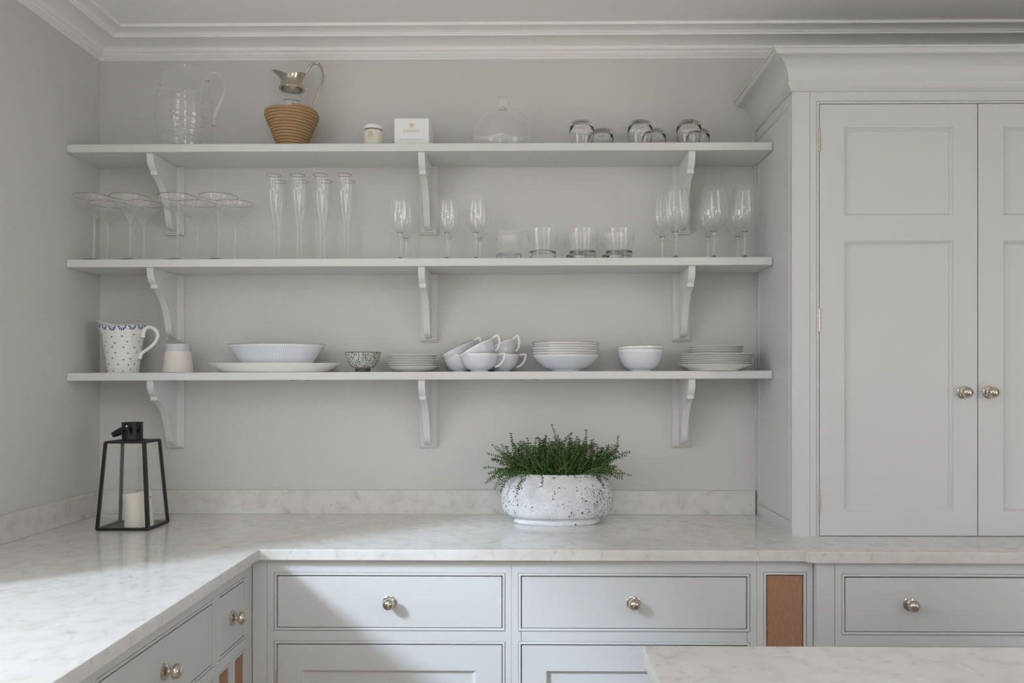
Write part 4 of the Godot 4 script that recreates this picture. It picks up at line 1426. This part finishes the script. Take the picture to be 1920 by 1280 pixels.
	# six ribbed bowls in a stack
	var bm := MB.new().lathe(vessel(curve(v2([0.0, 0.0030, 0.0460, 0.0020, 0.0480, 0.0, 0.0500, 0.0010, 0.0505, 0.0050, 0.0700, 0.0125, 0.0920, 0.0290, 0.1060, 0.0440, 0.1135, 0.0556]), 3), 0.0024, 0.0080), 80).done(40.0)
	var b0: Node3D
	for i in 6:
		var at := Vector3(0.1095 + rng.randf_range(-0.0015, 0.0015), sy.call(0.1095) + i * 0.0080, 0.120)
		var lab: String = "gilt-edged ribbed white soup bowl, %s of the stack of six" % ord[i]
		if b0 == null:
			b0 = thing("soup_bowl", lab, "bowl", at, 0.0, "stacked gilt-edged soup bowls")
			part("body", bm, M.striped_china, b0)
			gilt(b0, 0.1128, 0.0562)
		else:
			var o := again(b0, "soup_bowl", at, lab)
			o.rotation.z = rng.randf_range(-0.008, 0.008)
	# two nested deep bowls
	var nm := MB.new().lathe(vessel(curve(v2([0.0, 0.0035, 0.0330, 0.0025, 0.0345, 0.0, 0.0362, 0.0010, 0.0360, 0.0042, 0.0500, 0.0115, 0.0650, 0.0290, 0.0735, 0.0500, 0.0780, 0.0732]), 4), 0.0024, 0.0070), 72).done(40.0)
	var n0 := thing("deep_bowl", "deep ribbed white bowl standing on the shelf, lower of the nested pair", "bowl", Vector3(0.3648, sy.call(0.3648), 0.110), 0.0, "nested pair of deep bowls")
	part("body", nm, M.striped_china, n0)
	gilt(n0, 0.0773, 0.0738)
	var n1 := again(n0, "deep_bowl", Vector3(0.3648, sy.call(0.3648) + 0.0108, 0.110), "deep ribbed white bowl tipped slightly, upper of the nested pair")
	n1.rotation.z = 0.022
	# six teacups, three standing and three tipped into them
	var cm := MB.new().lathe(vessel(curve(v2([0.0, 0.0035, 0.0270, 0.0025, 0.0285, 0.0, 0.0300, 0.0010, 0.0298, 0.0045, 0.0400, 0.0095, 0.0510, 0.0215, 0.0580, 0.0360, 0.0612, 0.0500, 0.0622, 0.0612]), 4), 0.0020, 0.0070), 64).done(40.0)
	var hpts := curve(v3([0.0600, 0.0575, 0.0700, 0.0592, 0.0830, 0.0598, 0.0850, 0.0580, 0.0838, 0.0480, 0.0800, 0.0380, 0.0730, 0.0280, 0.0640, 0.0205, 0.0520, 0.0165]), 4)
	var hm := MB.new().tube(hpts, spread(0.0026, 0.0026, hpts.size()), 10, 1.5, Vector3(0, 0, 1)).done(60.0)
	var c0: Node3D
	var spots := [
		[-0.1816, 0.0, 0.140, 0.0, -0.04, "ribbed teacup standing upright at the front of the teacup pile"],
		[-0.2502, 0.0, 0.067, 0.0, 0.1, "ribbed teacup standing upright at the left back of the teacup pile"],
		[-0.1112, 0.0, 0.067, 0.0, -0.03, "ribbed teacup standing upright at the right back of the teacup pile"],
		[-0.1665, 0.0300, 0.139, 0.50, 0.0, "ribbed teacup tipped on its side in the front cup"],
		[-0.2380, 0.0290, 0.067, 0.45, 0.12, "ribbed teacup tipped into the left back cup"],
		[-0.0960, 0.0300, 0.068, 0.52, -0.35, "ribbed teacup tipped into the right back cup, its plain inside showing"]]
	for s in spots:
		var at := Vector3(s[0], sy.call(s[0]) + s[1], s[2])
		var o: Node3D
		if c0 == null:
			c0 = thing("teacup", s[5], "cup", at, 0.0, "pile of ribbed teacups")
			part("body", cm, M.striped_china, c0)
			part("handle", hm, M.porcelain, c0)
			gilt(c0, 0.0617, 0.0617)
			o = c0
		else: o = again(c0, "teacup", at, s[5])
		o.basis = Basis(Vector3.UP, s[4]) * Basis(Vector3.BACK, s[3])


# ---------------------------------------------------------------- lantern, candle and planter on the worktop
func bar(a: Vector3, b: Vector3, w: float, side: Vector3) -> ArrayMesh:
	return MB.new().tube([a, b], [w * 0.7071, w * 0.7071], 4, 1.0, side).done(20.0)


func pane(a: Vector3, b: Vector3, c: Vector3, d: Vector3) -> ArrayMesh:
	var n := (b - a).cross(c - a).normalized() * 0.001
	var m := MB.new()
	m.quad(a + n, b + n, c + n, d + n)
	m.quad(a - n, d - n, c - n, b - n)
	m.quad(a - n, b - n, b + n, a + n)
	m.quad(b - n, c - n, c + n, b + n)
	m.quad(c - n, d - n, d + n, c + n)
	m.quad(d - n, a - n, a + n, d + n)
	return m.flat()


func worktop_things() -> void:
	var l := thing("lantern", "black metal lantern with sloping glass sides and a round vented top", "lantern", Vector3(-1.2955, TOP + 0.0002, 0.2545))
	var B := []
	var T := []
	for s in [[-1, 1], [1, 1], [1, -1], [-1, -1]]:
		B.append(Vector3(s[0] * 0.0795, 0.0045, s[1] * 0.0675))
		T.append(Vector3(s[0] * 0.0610 - 0.001, 0.2765, s[1] * 0.0505))
	for i in 4:
		var j := (i + 1) % 4
		part("post", bar(B[i], T[i], 0.0085, Vector3(1, 0, 1).normalized()), M.black_iron, l)
		part("bottom_rail", bar(B[i], B[j], 0.0085, (Vector3.UP + (B[j] - B[i]).cross(Vector3.UP).normalized()).normalized()), M.black_iron, l)
		part("top_rail", bar(T[i], T[j], 0.0070, (Vector3.UP + (T[j] - T[i]).cross(Vector3.UP).normalized()).normalized()), M.black_iron, l)
		part("pane", pane(B[i].lerp(B[j], 0.03), B[j].lerp(B[i], 0.03), T[j].lerp(T[i], 0.03), T[i].lerp(T[j], 0.03)), M.glass_thin, l)
	part("floor_plate", box(Vector3(-0.078, 0.0005, -0.066), Vector3(0.078, 0.0030, 0.066), 0.0), M.black_iron, l)
	# door stile beside the right front post, with a latch
	part("door_stile", bar(B[1].lerp(B[2], 0.075), T[1].lerp(T[2], 0.075), 0.0060, Vector3(1, 0, 1).normalized()), M.black_iron, l)
	var lp: Vector3 = B[1].lerp(T[1], 0.36)
	part("latch", MB.new().tube([lp + Vector3(0.002, 0, -0.006), lp + Vector3(0.006, 0, -0.010), lp + Vector3(0.009, 0.001, -0.010)], [0.0016, 0.0016, 0.0026], 8).done(60.0), M.silver, l)
	# shallow roof and vented collar
	var roof := MB.new()
	var R := []
	for t in T:
		R.append(Vector3(t.x * 0.45, 0.2830, t.z * 0.45))
	for i in 4:
		var j := (i + 1) % 4
		roof.quad(T[i] + Vector3(0, 0.0035, 0), T[j] + Vector3(0, 0.0035, 0), R[j], R[i])
		roof.quad(T[i] + Vector3(0, 0.0015, 0), R[i] - Vector3(0, 0.002, 0), R[j] - Vector3(0, 0.002, 0), T[j] + Vector3(0, 0.0015, 0))
		roof.quad(T[i] + Vector3(0, 0.0015, 0), T[j] + Vector3(0, 0.0015, 0), T[j] + Vector3(0, 0.0035, 0), T[i] + Vector3(0, 0.0035, 0))
	roof.quad(R[0], R[1], R[2], R[3])
	part("roof", roof.done(15.0), M.black_iron, l)
	var ch := CSGCombiner3D.new()
	ch.name = "vented_collar"
	l.add_child(ch)
	ch.position = Vector3(-0.003, 0.2830, 0)
	var cyl := func(r: float, h: float, y: float, op: int, rot := 0.0) -> void:
		var q := CSGCylinder3D.new()
		q.name = "cylinder"
		q.radius = r
		q.height = h
		q.sides = 40 if r > 0.01 else 14
		q.operation = op
		q.material = M.black_iron
		q.position.y = y
		if op == CSGShape3D.OPERATION_SUBTRACTION and r < 0.01:
			q.basis = Basis(Vector3.UP, rot) * Basis(Vector3.RIGHT, PI / 2)
		ch.add_child(q, true)
	cyl.call(0.0310, 0.0540, 0.0270, CSGShape3D.OPERATION_UNION)
	cyl.call(0.0325, 0.0030, 0.0530, CSGShape3D.OPERATION_UNION)
	cyl.call(0.0297, 0.0600, 0.0290, CSGShape3D.OPERATION_SUBTRACTION)
	for k in 4:
		cyl.call(0.0052, 0.08, 0.0300, CSGShape3D.OPERATION_SUBTRACTION, 0.32 + k * PI / 4)
	var strap := func(u: float, v: float) -> Vector3:
		var a := lerpf(-PI / 2, PI / 2, u)
		var k := int(round(v * 4.0)) % 4
		var t := 0.0007 if k == 0 or k == 3 else -0.0007
		var w := 0.0062 if k < 2 else -0.0062
		var p := Vector3(-0.0680 * pow(maxf(cos(a), 0.0), 0.7), 0.0, 0.0345 * sin(a) / maxf(pow(absf(sin(a)), 0.25), 0.3))
		var out := Vector3(-cos(a), 0, sin(a)).normalized()
		var q := p + out * t + Vector3(0, w, 0)
		return Basis(Vector3.BACK, 0.46) * q + Vector3(-0.003, 0.3260, 0)
	part("carrying_strap", MB.new().grid(40, 4, strap, true).done(40.0), M.black_iron, l)
	for s in [-1.0, 1.0]:
		part("pivot", MB.new().lathe(v2([0.0, 0.0, 0.0034, 0.0, 0.0036, 0.0012, 0.0024, 0.0022, 0.0, 0.0026]), 14).moved(Transform3D(Basis(Vector3.RIGHT, PI / 2 * s), Vector3(-0.003, 0.3270, s * 0.0352))).done(50.0), M.silver, l)
	# candle
	var ca := thing("candle", "thick ivory pillar candle leaning inside the black lantern", "candle", Vector3(-1.2735, TOP + 0.0036, 0.2600))
	var cp := []
	var cr := []
	for k in 13:
		var t := k / 12.0
		cp.append(Vector3(-0.0085 * t * t - 0.001 * sin(t * PI), 0.110 * t, 0.0))
		cr.append(lerpf(0.0440, 0.0418, t) - 0.0022 * sin(t * PI) - (0.0012 if k == 0 or k == 12 else 0.0))
	part("wax", MB.new().tube(cp, cr, 36).done(50.0), M.wax, ca)
	part("wick", MB.new().tube([cp[12] + Vector3(0.002, -0.002, 0), cp[12] + Vector3(0.002, 0.006, 0.0)], [0.0011, 0.0009], 6).done(60.0), M.wick, ca)
	planter()


func planter() -> void:
	var sz := 0.50
	var o := thing("potted_thyme", "bushy green thyme spilling over a low oval whitewashed stone planter", "potted plant", Vector3(0.0790, TOP + 0.0002, 0.1665))
	var prof := curve(v2([0.138, 0.0, 0.1435, 0.0040, 0.1430, 0.0115]), 2)
	prof.append_array(curve(v2([0.1385, 0.0155, 0.1420, 0.0195, 0.1650, 0.0265, 0.1800, 0.0460, 0.1855, 0.0700, 0.1855, 0.0860, 0.1820, 0.1090, 0.1730, 0.1290, 0.1600, 0.1445, 0.1548, 0.1490]), 5))
	prof.append_array(v2([0.1545, 0.1530, 0.1565, 0.1580, 0.1568, 0.1640, 0.1545, 0.1668, 0.1500, 0.1665, 0.1475, 0.1630, 0.1460, 0.1400]))
	prof.push_front(Vector2(0.0, 0.0))
	part("pot", MB.new().lathe(prof, 96, sz).done(40.0), M.whitewashed_stone, o)
	part("soil", MB.new().lathe(v2([0.1462, 0.1500, 0.10, 0.1530, 0.0, 0.1540]), 48, sz).done(60.0), M.soil, o)
	var rng := RandomNumberGenerator.new()
	rng.seed = 2024
	for i in 330:
		var a := rng.randf() * TAU
		var q := sqrt(rng.randf())
		var bx := cos(a) * q * 0.138
		var bz := sin(a) * q * 0.062
		var lean := bx / 0.138
		var out := Vector3(lean * 0.60 + rng.randfn(0.0, 0.24), 1.0, bz / 0.062 * 0.32 + rng.randfn(0.0, 0.20))
		var length := rng.randf_range(0.085, 0.150) * (1.0 - 0.12 * absf(lean))
		var droop := rng.randf_range(0.0, 4.5)
		if i % 6 == 0:   # lax outer stems
			out = Vector3(signf(lean) * rng.randf_range(0.6, 1.3), rng.randf_range(0.35, 0.8), rng.randf_range(-0.2, 0.9))
			bx = signf(lean) * rng.randf_range(0.06, 0.135)
			droop = rng.randf_range(5.0, 13.0)
			length *= 0.85
		sprig(o, rng, Vector3(bx, 0.150, bz), out.normalized(), length, droop)
	# stems that hang over the rim and single long ones, as the photograph shows them
	for s in [
		[-0.125, 0.03, -1.0, 0.30, 0.5, 0.115, 13.0], [-0.13, 0.02, -1.0, 0.45, 0.3, 0.120, 11.0], [-0.12, 0.045, -0.7, 0.35, 0.9, 0.105, 17.0], [-0.10, 0.055, -0.45, 0.35, 1.0, 0.100, 19.0], [-0.085, 0.055, -0.2, 0.45, 1.0, 0.100, 17.0],
		[-0.06, 0.055, 0.3, 0.4, 0.9, 0.085, 16.0], [0.115, 0.05, 0.5, 0.35, 0.9, 0.090, 16.0], [0.13, 0.02, 1.0, 0.25, 0.4, 0.120, 4.0], [0.11, 0.0, 1.0, 0.52, 0.25, 0.185, 0.6], [0.12, -0.01, 0.75, 0.8, 0.1, 0.160, 2.0],
		[0.02, 0.0, 0.02, 1.0, 0.05, 0.185, 0.2], [0.03, 0.01, 0.12, 1.0, 0.0, 0.172, 0.3], [-0.01, 0.0, 0.05, 1.0, 0.0, 0.178, 0.2], [0.07, 0.0, 0.15, 1.0, 0.0, 0.168, 0.3], [-0.125, 0.0, -0.45, 1.0, 0.1, 0.150, 0.5], [-0.13, 0.01, -0.55, 1.0, 0.0, 0.140, 1.0],
		[-0.13, 0.0, -1.0, 0.25, 0.1, 0.115, 3.0], [-0.125, 0.03, -1.0, 0.12, 0.4, 0.120, 6.0]]:
		sprig(o, rng, Vector3(s[0], 0.150, s[1]), Vector3(s[2], s[3], s[4]).normalized(), s[5], s[6])
	# thick low leaves between the stems
	var m := MB.new()
	for i in 2600:
		var a := rng.randf() * TAU
		var q := sqrt(rng.randf())
		var p := Vector3(cos(a) * q * 0.158, 0.155 + 0.075 * pow(rng.randf(), 1.4) * (1.0 - 0.5 * q * q), sin(a) * q * 0.080)
		var d := Vector3(rng.randfn(0, 1), rng.randf_range(-0.3, 0.8), rng.randfn(0, 1) + 0.4).normalized()
		var g := rng.randf()
		var left := smoothstep(0.0, -0.12, p.x)
		m.ink = Color(0.035 + 0.05 * g, 0.085 + 0.10 * g + 0.05 * left, 0.018 + 0.018 * g)
		leaf_on(m, p, d, rng, rng.randf_range(0.006, 0.0115), 0.55)
	var lc := part("low_foliage", m.flat(), M.leaf, o)
	lc.set_meta("kind", "stuff")


func leaf_on(m: MB, p: Vector3, d: Vector3, rng: RandomNumberGenerator, l: float, wide: float) -> void:
	var s := d.cross(Vector3(rng.randfn(0, 1), rng.randfn(0, 1), rng.randfn(0, 1))).normalized() * l * wide * 0.5
	var n := s.cross(d).normalized() * l * 0.12
	var a := p + d * l * 0.32 + n
	var b := p + d * l * 0.72 + n * 0.7
	m.tri(p, a + s * 0.9 + n, a)
	m.tri(p, a, a - s * 0.9 + n)
	m.quad(a, a + s * 0.9 + n, b + s * 0.85 + n * 0.6, b)
	m.quad(a, b, b - s * 0.85 + n * 0.6, a - s * 0.9 + n)
	m.tri(b, b + s * 0.85 + n * 0.6, p + d * l)
	m.tri(b, p + d * l, b - s * 0.85 + n * 0.6)


func sprig(o: Node3D, rng: RandomNumberGenerator, base: Vector3, dir: Vector3, length: float, droop: float) -> void:
	var m := MB.new()
	var step := 0.0075
	var n := maxi(4, int(length / step))
	var pts := [base]
	var d := dir
	var bend := Vector3(rng.randfn(0, 2.4), 0.0, rng.randfn(0, 2.2))
	for i in n:
		d = (d + Vector3(0, -droop * step, 0) + bend * step + Vector3(rng.randfn(0, 0.05), rng.randfn(0, 0.03), rng.randfn(0, 0.05))).normalized()
		var nx: Vector3 = pts[-1] + d * step
		# lie over the rim rather than pass through the pot
		var e := Vector2(nx.x, nx.z * 2.0).length()
		var surf := 0.172 if e < 0.16 else 0.172 - (e - 0.16) * 1.0
		if e > 0.140 and e < 0.195 and nx.y < surf: nx.y = surf
		if nx.z < -0.155: nx.z = -0.155
		pts.append(nx)
	var tone := rng.randf()
	m.ink = Color(0.19, 0.27, 0.075).lerp(Color(0.33, 0.38, 0.16), tone)
	m.tube(pts, spread(0.0010, 0.0005, pts.size()), 4)
	var dusky := rng.randf() < 0.10
	for i in range(2, n + 1):
		var t := float(i) / n
		if t < 0.35 and rng.randf() < 0.55: continue
		var ax: Vector3 = (pts[i] - pts[i - 1]).normalized()
		var s := ax.cross(Vector3(0.3, 0.2, 1.0) if i % 2 else Vector3(1.0, 0.2, -0.3)).normalized()
		var g := rng.randf()
		for k in (4 if t > 0.55 else 2):
			var sd := s if k % 2 == 0 else -s
			if k > 1: sd = sd.rotated(ax, 1.2)
			m.ink = Color(0.030 + 0.055 * g, 0.070 + 0.090 * g, 0.016 + 0.030 * g)
			if dusky and t > 0.8: m.ink = Color(0.09, 0.025, 0.045)
			var ld := (sd + ax * rng.randf_range(0.2, 0.8)).normalized()
			leaf_on(m, pts[i], ld, rng, rng.randf_range(0.0055, 0.0098) * (1.15 - 0.35 * t), 0.52)
	m.ink = Color(0.06, 0.12, 0.03)
	leaf_on(m, pts[n], d, rng, 0.006, 0.5)
	part("sprig", m.flat(), M.leaf, o)
